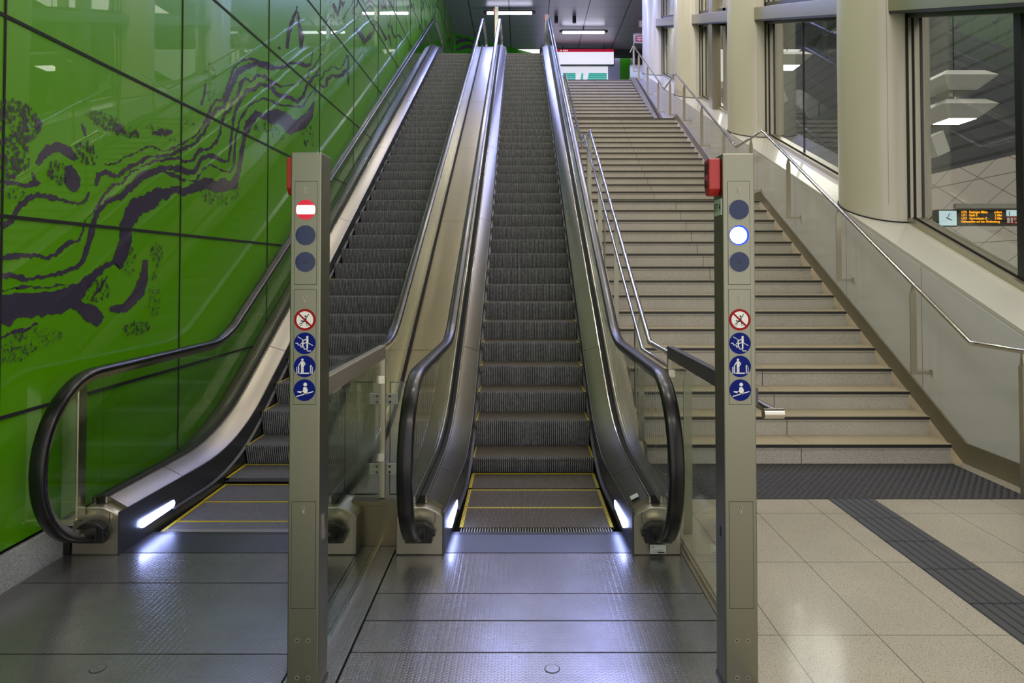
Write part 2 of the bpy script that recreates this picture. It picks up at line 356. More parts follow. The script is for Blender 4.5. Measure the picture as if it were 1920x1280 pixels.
MURAL = '[[[4.6,2.484,4.598,2.492,4.745,2.514,4.74,2.521,4.84,2.574,4.83,2.583,4.986,2.628,4.977,2.637,5.088,2.682,5.079,2.692,5.175,2.71,5.178,2.722,5.301,2.702,5.305,2.715,5.454,2.729,5.447,2.74,5.596,2.797,5.581,2.809,5.742,2.858,5.726,2.87,5.883,2.929,5.858,2.936,6.031,3.047,5.993,3.05,6.131,3.157,6.076,3.156,6.218,3.286,6.176,3.286,6.286,3.344,6.264,3.358,6.413,3.377,6.382,3.387,6.484,3.466,6.436,3.462,6.589,3.629,6.539,3.622,6.674,3.767,6.628,3.766,6.85,3.887,6.819,3.897,7.03,3.973,7.03,3.994,7.286,4.022,7.298,4.047,7.564,4.087,7.584,4.114,7.746,4.097,7.765,4.125,7.944,4.161,7.943,4.175],[4.52,2.327,4.496,2.328,4.565,2.401,4.51,2.418,4.609,2.415,4.613,2.453,4.683,2.411,4.694,2.438,4.777,2.419,4.759,2.439,4.853,2.476,4.821,2.499,4.994,2.536,4.972,2.555,5.146,2.618,5.13,2.641,5.365,2.662,5.359,2.689,5.52,2.706,5.503,2.728,5.684,2.773,5.656,2.798,5.889,2.861,5.855,2.875,5.999,2.957,5.956,2.968,6.059,2.981,6.006,2.984,6.177,3.147,6.108,3.148,6.298,3.263,6.257,3.276,6.475,3.324,6.408,3.331,6.552,3.461,6.454,3.451,6.659,3.585,6.561,3.577,6.766,3.728,6.676,3.73,6.968,3.848,6.898,3.876,7.19,3.952,7.181,4.008,7.471,4.01,7.506,4.072,7.689,4.062,7.7,4.101,7.958,4.143,7.93,4.17,8.358,4.33,8.338,4.363,8.791,4.443,8.806,4.488,9.122,4.541,9.13,4.565],[4.401,2.076,4.392,2.08,4.542,2.189,4.522,2.196,4.671,2.321,4.643,2.331,4.73,2.359,4.717,2.377,4.816,2.371,4.792,2.385,4.918,2.48,4.902,2.489,5.066,2.537,5.055,2.549,5.226,2.606,5.216,2.621,5.395,2.643,5.39,2.661,5.572,2.682,5.578,2.709,5.701,2.67,5.71,2.698,5.858,2.707,5.823,2.722,5.966,2.808,5.923,2.828,6.142,2.858,6.117,2.879,6.27,2.93,6.22,2.939,6.388,3.051,6.341,3.048,6.403,3.149,6.362,3.144,6.472,3.252,6.414,3.254,6.62,3.345,6.566,3.346,6.642,3.428,6.586,3.426,6.782,3.522,6.715,3.519,6.884,3.688,6.796,3.68,6.936,3.735,6.935,3.767,7.094,3.743,7.079,3.763,7.256,3.859,7.228,3.883,7.471,3.9,7.511,3.943,7.672,3.892,7.725,3.936,7.945,3.918,7.953,3.957,8.431,4.084,8.422,4.101],[5.544,2.601,5.579,2.64,5.731,2.578,5.751,2.619,5.907,2.616,5.849,2.637,6.049,2.759,5.989,2.78,6.203,2.794,6.214,2.846,6.357,2.792,6.383,2.828,6.556,2.813,6.523,2.825,6.608,2.924,6.555,2.918,6.648,3.125,6.594,3.117,6.698,3.29,6.627,3.279,6.762,3.399,6.695,3.396,6.909,3.532,6.826,3.531,6.989,3.619,6.937,3.635,7.22,3.694,7.165,3.725,7.358,3.791,7.347,3.822,7.607,3.826,7.672,3.88,7.852,3.784,7.924,3.851,8.265,3.869,8.311,3.926,8.589,3.89,8.569,3.93,8.864,4.062,8.752,4.052,8.97,4.224,8.881,4.212,9.159,4.379,9.101,4.382,9.494,4.533,9.47,4.541],[5.333,2.536,5.339,2.552,5.471,2.522,5.5,2.568,5.638,2.517,5.649,2.537,5.887,2.535,5.872,2.549,6.035,2.661,6.008,2.669,6.171,2.724,6.171,2.742,6.365,2.708,6.38,2.728,6.594,2.712,6.578,2.731,6.701,2.804,6.647,2.8,6.735,3.104,6.69,3.097,6.847,3.303,6.803,3.301,7.059,3.491,7.024,3.497,7.418,3.65,7.406,3.672,7.689,3.683,7.719,3.72,7.945,3.703,7.963,3.734,8.358,3.794,8.364,3.819,8.754,3.879,8.713,3.891,9.079,4.122,9.024,4.119,9.328,4.297,9.285,4.295],[4.454,1.898,4.4,1.905,4.511,2.055,4.456,2.061,4.547,2.144,4.498,2.16,4.679,2.229,4.64,2.261,4.815,2.27,4.774,2.303,4.945,2.357,4.881,2.385,5.067,2.439,5.007,2.479,5.189,2.483,5.147,2.532,5.348,2.548,5.323,2.592,5.482,2.578,5.485,2.623,5.628,2.585,5.655,2.632,5.767,2.574,5.783,2.616,5.883,2.606,5.873,2.631],[4.911,1.908,4.792,1.907,4.942,2.076,4.779,2.09,5.074,2.197,4.911,2.274,5.237,2.238,5.111,2.342,5.349,2.333,5.274,2.415,5.421,2.319,5.377,2.418,5.527,2.398,5.511,2.446,5.719,2.393,5.704,2.464,5.914,2.448,5.849,2.516,6.105,2.501,6.092,2.605,6.283,2.486,6.307,2.598,6.478,2.517,6.441,2.646,6.757,2.583,6.601,2.634,6.846,2.764,6.736,2.758,6.914,2.976,6.8,2.964,6.973,3.147,6.878,3.139,7.146,3.311,6.949,3.31,7.295,3.432,7.209,3.49,7.401,3.428,7.433,3.486,7.698,3.432,7.718,3.615,7.907,3.481,8.143,3.69,8.289,3.431,8.448,3.651,8.888,3.635,8.594,3.703,9.208,3.868,8.913,3.849,9.274,4.094,9.208,4.084],[3.697,1.988,3.677,2.023,3.772,2.021,3.741,2.042,3.832,2.104,3.794,2.122,3.901,2.163,3.873,2.189,3.967,2.192,3.962,2.223,4.044,2.194,4.049,2.215,4.181,2.193,4.187,2.21,4.332,2.178,4.332,2.194,4.423,2.213,4.395,2.225,4.445,2.279,4.43,2.281],[3.679,2.239,3.683,2.261,3.763,2.238,3.769,2.263,3.87,2.234,3.87,2.261,3.954,2.252,3.94,2.296,3.99,2.276,3.99,2.283],[3.914,2.331,3.923,2.335,3.922,2.302,3.945,2.311,3.935,2.269,3.965,2.28],[4.209,2.414,4.258,2.43,4.193,2.356,4.313,2.395,4.202,2.306,4.352,2.353,4.238,2.273,4.347,2.303,4.284,2.259,4.32,2.269],[3.979,2.379,3.942,2.391,4.036,2.433,3.979,2.456,4.088,2.471,4.041,2.52,4.137,2.49,4.146,2.553,4.196,2.481,4.247,2.543,4.252,2.463,4.304,2.506,4.296,2.462,4.317,2.479],[4.349,2.71,4.36,2.715,4.358,2.678,4.391,2.692,4.388,2.636,4.403,2.641],[5.192,2.804,5.184,2.82,5.306,2.826,5.294,2.873,5.42,2.852,5.413,2.895,5.495,2.89,5.489,2.904],[6.04,3.442,6.077,3.451,6.016,3.349,6.068,3.358,5.968,3.232,6.011,3.238],[3.835,2.682,3.853,2.688,3.843,2.616,3.873,2.626,3.861,2.553,3.879,2.559],[3.939,2.647,3.969,2.661,3.942,2.617,4.0,2.629,3.944,2.592,3.967,2.59],[8.225,4.48,8.116,4.447,8.262,4.659,8.14,4.624,8.397,4.876,8.276,4.845,8.513,5.047,8.442,5.027,8.534,5.133,8.505,5.124],[8.73,4.647,8.623,4.615,8.821,4.836,8.605,4.756,8.645,4.952,8.541,4.909,8.581,5.078,8.522,5.053],[7.83,4.365,7.919,4.412,7.903,4.359,7.948,4.383],[3.695,1.812,3.688,1.841,3.778,1.823,3.773,1.854,3.881,1.832,3.878,1.859,3.988,1.842,3.99,1.86,4.048,1.826,4.045,1.844,4.149,1.857,4.13,1.876,4.24,1.909,4.214,1.938,4.345,1.947,4.33,1.958,4.394,2.017,4.375,2.019,4.402,2.082,4.391,2.082],[3.692,1.721,3.695,1.755,3.79,1.717,3.796,1.743,3.897,1.697,3.899,1.72,4.011,1.708,4.006,1.729,4.13,1.72,4.121,1.743,4.22,1.739,4.205,1.767,4.336,1.765,4.31,1.79,4.42,1.835,4.377,1.848,4.449,1.914,4.404,1.922,4.498,1.994,4.451,2.001,4.51,2.062,4.469,2.064],[3.697,1.642,3.694,1.649,3.781,1.658,3.779,1.664,3.915,1.666,3.914,1.672,4.043,1.657,4.042,1.664,4.162,1.67,4.161,1.68,4.287,1.648,4.29,1.66],[3.763,1.448,3.638,1.505,3.815,1.491,3.695,1.625,3.896,1.494,3.877,1.633,4.042,1.49,4.016,1.634,4.215,1.502,4.148,1.642,4.362,1.556,4.255,1.663,4.441,1.637,4.365,1.69,4.518,1.69,4.445,1.737,4.605,1.762,4.563,1.795,4.698,1.8,4.686,1.826,4.817,1.774,4.705,1.839,4.894,1.878,4.74,1.902,4.911,1.985,4.789,1.993,4.918,2.045,4.803,2.047],[4.232,1.562,4.274,1.601,4.355,1.483,4.419,1.543,4.434,1.422,4.542,1.516,4.481,1.419,4.62,1.444,4.528,1.386,4.553,1.382],[4.677,1.485,4.677,1.507,4.771,1.461,4.764,1.521,4.89,1.462,4.832,1.523,5.007,1.518,4.909,1.571,5.114,1.583,4.976,1.628,5.156,1.684,5.033,1.701,5.153,1.778,5.069,1.782,5.149,1.842,5.085,1.843],[3.707,1.384,3.696,1.4,3.789,1.408,3.782,1.425,3.893,1.412,3.887,1.425,3.988,1.444,3.978,1.456],[4.49,1.581,4.479,1.588,4.554,1.617,4.537,1.625,4.618,1.681,4.596,1.69,4.655,1.723,4.644,1.727],[10.112,5.791,10.195,5.834,10.162,5.742,10.331,5.828,10.412,5.722,10.411,5.769,10.596,5.919,10.463,5.874,10.624,6.052,10.527,6.016],[10.56,5.995,10.691,6.06,10.727,5.968,10.726,6.006,10.841,6.111,10.762,6.085],[9.501,5.143,9.477,5.141,9.788,5.344,9.753,5.337,10.051,5.595,9.996,5.586,10.137,5.608,10.179,5.637,10.235,5.61,10.265,5.628],[10.6,5.706,10.567,5.703,10.824,5.845,10.791,5.839,10.901,5.93,10.865,5.921,11.116,6.095,11.07,6.084,11.33,6.28,11.29,6.268,11.387,6.36,11.343,6.345],[11.335,6.125,11.292,6.112,11.453,6.254,11.397,6.242,11.63,6.338,11.568,6.323,11.744,6.504,11.686,6.484],[11.997,6.604,12.049,6.634,12.278,6.617,12.29,6.646,12.583,6.815,12.521,6.818,12.797,6.889,12.873,6.939,13.189,6.933,13.229,6.963,13.351,7.051,13.295,7.035],[12.185,6.315,12.135,6.3,12.319,6.473,12.257,6.454,12.537,6.679,12.437,6.65,12.613,6.749,12.634,6.783,12.811,6.771,12.865,6.802,13.109,6.823,13.161,6.85,13.261,6.783,13.319,6.81],[13.408,7.139,13.47,7.175,13.666,7.144,13.865,7.259,14.129,7.274,13.913,7.225,14.173,7.45,14.034,7.398],[11.314,6.098,11.314,6.112,11.886,6.32,11.921,6.342,11.663,6.143,11.662,6.158,12.237,6.454,12.207,6.453],[12.903,6.519,13.08,6.587,12.927,6.416,13.135,6.49,12.959,6.314,13.033,6.339],[13.175,6.665,13.255,6.705,13.719,6.643,13.837,6.697,14.14,6.593,14.281,6.699,14.405,6.81,14.551,6.883,14.727,6.674,14.801,6.702],[14.706,7.147,14.8,7.184,14.778,7.022,14.927,7.083,15.106,6.993,15.195,7.058,15.635,7.234,15.702,7.295,16.091,7.276,16.134,7.323,16.621,7.55,16.535,7.535],[8.584,4.403,8.629,4.443,8.786,4.424,8.826,4.469,9.001,4.483,8.957,4.493,9.123,4.598,9.081,4.589,9.204,4.786,9.175,4.778],[8.625,4.155,8.601,4.156,8.826,4.279,8.794,4.285,8.988,4.339,8.942,4.336,9.079,4.467,9.023,4.461,9.222,4.532,9.17,4.529,9.444,4.719,9.396,4.713,9.594,4.864,9.558,4.858],[8.635,3.921,8.601,3.919,8.833,4.087,8.796,4.083,9.005,4.266,8.963,4.263,9.147,4.328,9.107,4.327,9.329,4.485,9.29,4.481,9.553,4.66,9.527,4.657],[9.48,4.434,9.452,4.435,9.645,4.529,9.603,4.525,9.764,4.66,9.726,4.658,9.93,4.707,9.897,4.712,10.103,4.822,10.07,4.826,10.256,4.866,10.28,4.892,10.392,4.873,10.425,4.905,10.627,4.94,10.577,4.941,10.832,5.101,10.767,5.088,11.028,5.315,10.979,5.303],[9.474,4.396,9.499,4.413,9.646,4.388,9.689,4.426,9.865,4.452,9.761,4.441,9.95,4.584,9.799,4.564,10.159,4.697,10.109,4.726,10.36,4.73,10.368,4.789,10.707,4.846,10.6,4.866,10.953,4.98,10.757,4.971,11.136,5.111,10.989,5.075,11.127,5.335,11.02,5.301],[11.01,5.022,11.117,5.054,11.03,4.89,11.126,4.917,11.048,4.791,11.091,4.803],[8.834,3.912,8.803,3.908,8.972,4.056,8.936,4.054,9.266,4.246,9.214,4.241,9.331,4.36,9.295,4.352],[9.26,4.341,9.29,4.351,9.303,4.284,9.326,4.29,9.269,4.113,9.292,4.118],[11.481,5.843,11.389,5.827,11.587,5.937,11.628,5.973,11.778,5.878,12.051,6.015,12.189,5.86,12.28,6.012,12.774,6.193,12.505,6.145,12.914,6.355,12.784,6.323]],[[3.801,2.608,0.177,0.116,420,0.006],[3.762,2.403,0.134,0.119,200,0.007],[4.614,2.783,0.215,0.053,260,0.005],[4.831,2.767,0.172,0.042,70,0.009],[5.329,2.855,0.273,0.039,60,0.005],[4.402,2.525,0.121,0.076,70,0.008],[4.145,2.36,0.108,0.072,160,0.005],[3.767,2.196,0.119,0.033,60,0.004],[3.922,1.359,0.283,0.068,420,0.003],[3.789,1.286,0.135,0.043,160,0.003],[5.012,1.333,0.185,0.051,180,0.005],[5.246,1.57,0.084,0.181,170,0.004],[5.266,1.887,0.086,0.091,90,0.006],[4.9,1.864,0.087,0.156,110,0.005],[4.545,1.621,0.129,0.079,90,0.006],[6.257,2.447,0.291,0.09,130,0.007],[7.712,3.367,0.381,0.067,80,0.009],[8.981,3.579,0.341,0.156,110,0.011],[6.725,2.557,0.117,0.136,60,0.005],[6.153,3.491,0.118,0.178,90,0.005],[5.73,3.03,0.137,0.033,30,0.005],[11.38,5.716,1.998,0.085,60,0.011],[7.149,3.312,0.214,0.062,60,0.009]]]'
# ------------------------------------------------------------------ setting
UP = 8.367                      # upper floor level
WX = -2.845                     # face of the green wall
b = MB(); b.box(1.02, 9.0, -3.0, 6.4, -.12, 0); b.box(-3.2, 1.02, -3.0, .9, -.12, 0)
struct('floor', b, 'terrazzo_floor')
b = MB(); b.box(-3.2, 1.02, .9, 6.4, -.30, -.16); struct('trim_1', b, 'black_gap')
b = MB(); b.box(-3.0, .93, 20.95, 36, UP-.25, UP-.002); b.box(.93, 9, 23.45, 36, UP-.25, UP-.002)
struct('floor_2', b, 'terrazzo_floor')
b = MB(); b.box(-3.2, 14, -3.0, 31.05, 12.0, 12.15)
struct('ceiling', b, 'ceiling_metal')
b = MB(); b.box(.9, 6.5, 31.05, 31.5, 11.72, 12.1); struct('trim_2', b, 'charcoal')
# left wall: dark backing and glazed green panels
b = MB(); b.box(WX-.10, WX-.03, -3.0, 28.9, .0, 12.0)
zs = [.215] + [.955+1.105*k for k in range(11)]; zs[-1] = 12.0
ys = [-2.12+1.938*k for k in range(17)]
b.use(1)
for i in range(len(ys)-1):
    for j in range(len(zs)-1):
        b.box(WX-.03, WX, ys[i]+.004, min(ys[i+1], 28.9)-.004, zs[j]+.009, zs[j+1]-.009)
b.use(0)
for z in zs[1:-1]: b.box(WX-.03, WX+.007, -3.0, 28.9, z-.010, z+.010)
for y in ys[1:-1]: b.box(WX-.03, WX+.0065, y-.006, y+.006, .215, 12.0)
wl = struct('wall_left', b, ['black_gap', 'green_glass'])
MUR, SPK = json.loads(MURAL)
rnd = random.Random(3)
b = MB()
for ri, row in enumerate(MUR):
    wx = WX+.0010+.00005*ri
    k = len(row)//4; L = [(row[4*i], row[4*i+1]) for i in range(k)]; Q = [(row[4*i+2], row[4*i+3]) for i in range(k)]
    def sub(P):
        out = []
        for i in range(len(P)-1):
            d = math.hypot(P[i+1][0]-P[i][0], P[i+1][1]-P[i][1]); n = 5
            for s in range(n):
                f = s/n; j = .012 if s else 0
                j = min(j, d*.09)
                out.append((P[i][0]+(P[i+1][0]-P[i][0])*f+rnd.uniform(-j, j), P[i][1]+(P[i+1][1]-P[i][1])*f+rnd.uniform(-j, j)))
        return out+[P[-1]]
    L, Q = sub(L), sub(Q)
    b.add([(wx, *p) for p in L]+[(wx, *p) for p in Q], [(i, i+1, len(L)+i+1, len(L)+i) for i in range(len(L)-1)])
# loose drip strokes high on the wall towards the upper floor, same manner as below
for (y0, z0, n, s) in ((13.4, 7.6, 5, 1.0), (16.0, 8.6, 6, 1.1), (19.0, 9.6, 6, 1.2), (22.0, 10.2, 6, 1.2), (25.0, 9.8, 6, 1.2)):
    for q in range(n):
        y, z = y0+rnd.uniform(-1.2, 1.2), z0+rnd.uniform(-.9, 1.1); P = []
        for k in range(16):
            P.append((y, z)); y += rnd.uniform(.03, .20)*s; z += rnd.uniform(-.30, .30)*s
        w = [rnd.uniform(.01, .05) for _ in P]
        L = [(p[0], min(11.9, p[1]+ww)) for p, ww in zip(P, w)]; Q = [(p[0], min(11.88, p[1]-ww)) for p, ww in zip(P, w)]
        wx += .00005
        b.add([(wx, *p) for p in L]+[(wx, *p) for p in Q], [(i, i+1, len(L)+i+1, len(L)+i) for i in range(len(L)-1)])
obj('mural_band', b, 'mural_ink', wl)
b = MB()
for (y, z, ry, rz, n, s) in SPK:
    for _ in range(int(n*.62)):
        a = rnd.uniform(0, 6.283); rr = math.sqrt(rnd.random()); cy, cz = y+math.cos(a)*rr*ry, z+math.sin(a)*rr*rz
        s2 = s*rnd.choice((.5, .7, 1, 1, 1.7)); m_ = rnd.randint(4, 6); a0 = rnd.uniform(0, 6.28); st = rnd.uniform(1, 2.6)
        wx += 3e-7; b.add([(wx, cy+math.cos(a0+6.283*k/m_)*s2*rnd.uniform(.5, 1.2), cz+math.sin(a0+6.283*k/m_)*s2*st*rnd.uniform(.5, 1.2)) for k in range(m_)], [tuple(range(m_))])
o = obj('mural_speckle', b, 'mural_ink', wl); o['kind'] = 'stuff'
b = MB(); b.box(WX-.02, WX+.012, -3.0, 28.9, -.01, .2)
struct('baseboard_left', b, 'plinth_stone', bevel=.004)
# angled green wall at the head of the escalators and the back wall of the upper hall
b = MB(); b.prism([(WX, 28.9), (.75, 31.75), (.72, 31.85), (WX-.05, 29.05)], 'z', UP, 12.0)
wa = struct('wall_angled', b, 'green_plain')
b = MB(); rnd2 = random.Random(11)
def AW(s, z, e=.004):  # point on the angled wall
    dx, dy = 3.6/4.58, 2.85/4.58
    return (WX+dx*s+dy*e*-(-1), 28.9+dy*s-dx*e, z)
def aband(pts):
    L = [AW(s, min(z+w, 11.95)) for s, z, w in pts]; Q = [AW(s, z-w) for s, z, w in pts]
    b.add(L+Q, [(i, i+1, len(L)+i+1, len(L)+i) for i in range(len(L)-1)])
for k in range(9):
    z = 9.6+k*.27; pts = []
    for i in range(34):
        s = .05+i*.13; pts.append((s, min(z+.30*math.sin(s*1.15+.35)+.08*math.sin(s*3.9+k*.8), 11.85), .015+.075*max(0, math.sin(s*1.5+k*1.1))))
    aband(pts)
obj('mural_band', b, 'mural_ink', wa)
b = MB(); b.box(.75, 7.5, 32.2, 32.4, UP, 12.0)
struct('wall_back', b, 'back_metal')
b = MB(); b.box(4.78, 5.28, 32.12, 32.2, UP, 11.95); struct('trim_3', b, 'green_plain')
b = MB(); b.box(5.40, 7.5, 31.5, 32.15, UP, 12.0); struct('trim_4', b, 'wood_brown')
# ---------------- right hand wall
def ledge_z(y): return 1.215+.4175*(y-5.466)
WR = 4.075
b = MB(); b.prism([(4.35, 0), (4.35, ledge_z(4.35)), (25.0, ledge_z(25.0)), (25.0, 0)], 'x', WR, WR+.09)
wr = struct('wall_right', b, 'wall_panel_glass')
b = MB(); b.prism([(4.35, ledge_z(4.35)+.004), (4.35, ledge_z(4.35)+.05), (25.0, ledge_z(25)+.05), (25.0, ledge_z(25)+.004)], 'x', WR+.006, 4.95)
b.prism([(4.35, 0), (4.35, ledge_z(4.35)-.02), (25.0, ledge_z(25)-.02), (25.0, 0)], 'x', WR+.10, 4.95)
struct('trim_5', b, 'ledge_stone', bevel=.006)
# columns
for k in range(4):
    yc = 8.53+4.62*k
    names = ['thick white round column nearest the camera, beside the first big window', 'second white round column from the camera along the right wall',
             'third white round column from the camera along the right wall', 'farthest white round column, at the head of the stairs']
    b = MB(); zb = ledge_z(yc-.52)
    b.cyl((4.60, yc, zb), 'z', .52, 12-zb, 64)
    for q in range(64): p_ = b.v[q]; b.v[q] = (p_[0], p_[1], ledge_z(p_[1])+.045)
    c = empty('column', (4.60, yc, zb), names[k], 'column', 'round white columns of the right wall')
    obj('shaft', b, 'column_white', c, smooth=40)
    b = MB()
    a = math.atan2(-(yc), -4.60)+.10
    b.box(4.60+math.cos(a)*.5205-.002, 4.60+math.cos(a)*.5205+.002, yc+math.sin(a)*.5205-.001, yc+math.sin(a)*.5205+.001, ledge_z(yc)+.05, 12)
    obj('seam', b, 'plate_grey', c)
    b = MB(); pts = [(4.60+.525*math.cos(q*math.pi/24), yc+.525*math.sin(q*math.pi/24), ledge_z(yc+.525*math.sin(q*math.pi/24))+.055) for q in range(49)]
    b.tube(pts, .010, 6); obj('base_joint', b, 'black_gap', c)
# windows between the columns
def head_z(y): return 4.86+.352*(y-8.0)
WY = [(4.9, 8.08), (8.98, 12.70), (13.60, 17.32), (18.22, 21.94), (22.84, 25.0)]
for k, (y0, y1) in enumerate(WY):
    if k == 0: y0 = 3.2
    w = empty('window_%d' % (k+1), (4.7, (y0+y1)/2, ledge_z((y0+y1)/2)), kind='structure')
    S = lambda y, d: (y, ledge_z(y)+d)
    H = lambda y, d: (y, head_z(y)+d)
    b = MB()
    b.prism([S(y0, .05), S(y1, .05), S(y1, .115), S(y0, .115)], 'x', 4.60, 4.655)
    b.prism([S(y0, .05), S(y1, .05), S(y1, .125), S(y0, .125)], 'x', 4.675, 4.80)
    obj('sill_frame', b, 'steel_frame', w)
    b = MB(); b.prism([S(y0, .12), S(y1, .12), S(y1, .132), S(y0, .132)], 'x', 4.655, 4.675); obj('seal', b, 'black_gap', w)
    b = MB(); b.prism([H(y0, 0), H(y1+.02, 0), H(y1+.02, .235), H(y0, .235)], 'x', 4.42, 4.86)
    hd = obj('header', b, 'steel_frame', w, bevel=.004)
    b = MB(); b.prism([H(y0, -.03), H(y1+.035, -.03), H(y1+.035, .0), H(y0, .0)], 'x', 4.425, 4.86); b.box(4.414, 4.86, y1+.018, y1+.04, head_z(y1)-.03, head_z(y1)+.25); obj('seal', b, 'black', w)
    b = MB(); b.prism([H(y0, -.08), H(y1, -.08), H(y1, -.03), H(y0, -.03)], 'x', 4.62, 4.80)
    b.prism([H(y0, .235), H(y1, .235), H(y1, .33), H(y0, .33)], 'x', 4.62, 4.80)
    obj('head_frame', b, 'steel_dark', w)
    b = MB()
    for xa, xb, yy in ((4.62, 4.655, y1-.10), (4.685, 4.745, y1-.11)): b.box(xa, xb, yy, y1-.02, ledge_z(yy)+.05, 12)
    if k == 2: b.box(4.46, 4.66, 15.6, 15.9, ledge_z(15.6)-.02, 12); b.box(4.62, 4.80, 15.1, 15.3, ledge_z(15.3), 12)
    obj('stile', b, 'steel_frame', w)
    b = MB(); b.box(4.655, 4.685, y1-.09, y1-.02, ledge_z(y1)+.05, 12); b.box(4.60, 4.62, y1-.09, y1-.02, ledge_z(y1)+.05, 12); b.box(4.745, 4.79, y1-.10, y1-.02, ledge_z(y1)+.05, 12)
    if k == 0: b.box(4.66, 4.74, 6.24, 6.33, ledge_z(6.3)+.1, 12)
    if k == 1: b.box(4.71, 4.735, 11.17, 11.20, ledge_z(11.2)+.1, 12)
    obj('mullion', b, 'black', w)
    b = MB(); b.prism([S(y0, .125), S(y1, .125), (y1, 12), (y0, 12)], 'x', 4.715, 4.727)
    obj('pane', b, 'glass_window', w)
# the platform hall seen through the windows
b = MB(); b.box(13.0, 13.2, -3, 45, -5, 4.8); struct('wall_hall', b, 'hall_tiles')
b = MB(); b.box(13.0, 13.2, -3, 45, 4.8, 12); b.box(5.0, 13.2, 44.8, 45, -5, 12); struct('wall_hall_upper', b, 'hall_slats')
b = MB(); b.box(5.0, 13.2, -3, 45, -5.2, -5); struct('floor_hall', b, 'dark_wall')

# ------------------------------------------------------------------ escalators
T30 = math.tan(math.pi/6)
def arc_path(pts, radii, step=.22, nseg=10):
    """polyline (y,z) with rounded corners"""
    out = [pts[0]]
    for i in range(1, len(pts)-1):
        p0, p1, p2 = Vector(pts[i-1]), Vector(pts[i]), Vector(pts[i+1])
        d1, d2 = (p0-p1).normalized(), (p2-p1).normalized(); ang = d1.angle(d2); r = radii[i-1]
        tl = r/math.tan(ang/2); a, c = p1+d1*tl, p1+d2*tl
        bis = (d1+d2).normalized(); cen = p1+bis*(r/math.sin(ang/2))
        a1, a2 = math.atan2(a.y-cen.y, a.x-cen.x), math.atan2(c.y-cen.y, c.x-cen.x)
        da = (a2-a1+math.pi) % (2*math.pi)-math.pi
        for k in range(nseg+1):
            q = a1+da*k/nseg; out.append((cen.x+r*math.cos(q), cen.y+r*math.sin(q)))
    out.append(pts[-1]); return out
def line_off(a): return lambda y: -3.24+a+T30*y
def y_at(z, a): return (z+3.24-a)/T30
def deck_path(z0, a, r=2.4, y0=4.22, y1=22.6):
    return arc_path([(y0, z0), (y_at(z0, a), z0), (y_at(UP+z0, a), UP+z0), (y1, UP+z0)], [r, r])
def densify(P, step=.5):
    out = [P[0]]
    for a, c in zip(P, P[1:]):
        d = math.hypot(c[0]-a[0], c[1]-a[1]); n = max(1, int(d/step))
        for k in range(1, n+1): out.append((a[0]+(c[0]-a[0])*k/n, a[1]+(c[1]-a[1])*k/n))
    return out
def clip_y(P, ya, yb):
    def at(y):
        for a, c in zip(P, P[1:]):
            if a[0] <= y <= c[0]: 
                f = (y-a[0])/(c[0]-a[0]+1e-9); return (y, a[1]+(c[1]-a[1])*f)
        return P[-1]
    return [at(ya)] + [p for p in P if ya+1e-4 < p[0] < yb-1e-4] + [at(yb)]
def nose(k):
    K = [(4.6715, 0), (5.075, 0), (5.478, .010), (5.88, .142), (6.263, .376)]
    def f(i):
        if i < 0: return (4.6715+.4035*i, 0)
        if i <= 4: return K[i]
        y, z = 5.914+.3494*(i-3), .1746+.2018*(i-3)
        zt = UP
        # rounded approach to the upper landing
        yk = y_at(zt, 0); r = 2.6; tl = r*math.tan(math.pi/12)
        s = (y-yk)/math.cos(math.pi/6)     # arc length past the corner
        if s > -tl:
            th = min((s+tl)/r, math.pi/6)
            ya, za = yk-tl*math.cos(math.pi/6), zt-tl*.5
            cyy, czz = ya+r*.5, za-r*math.cos(math.pi/6)
            y = cyy-r*math.sin(math.pi/6-th); z = czz+r*math.cos(math.pi/6-th)
            ex = (s+tl)-r*math.pi/6
            if ex > 0: y, z = cyy+ex, czz+r
        return (y, z)
    i = math.floor(k); fr = k-i; a, c = f(i), f(i+1)
    return (a[0]+(c[0]-a[0])*fr, a[1]+(c[1]-a[1])*fr)
SEAM_Y = [4.95, 7.04, 9.7, 12.35, 15.0, 17.65, 20.3]
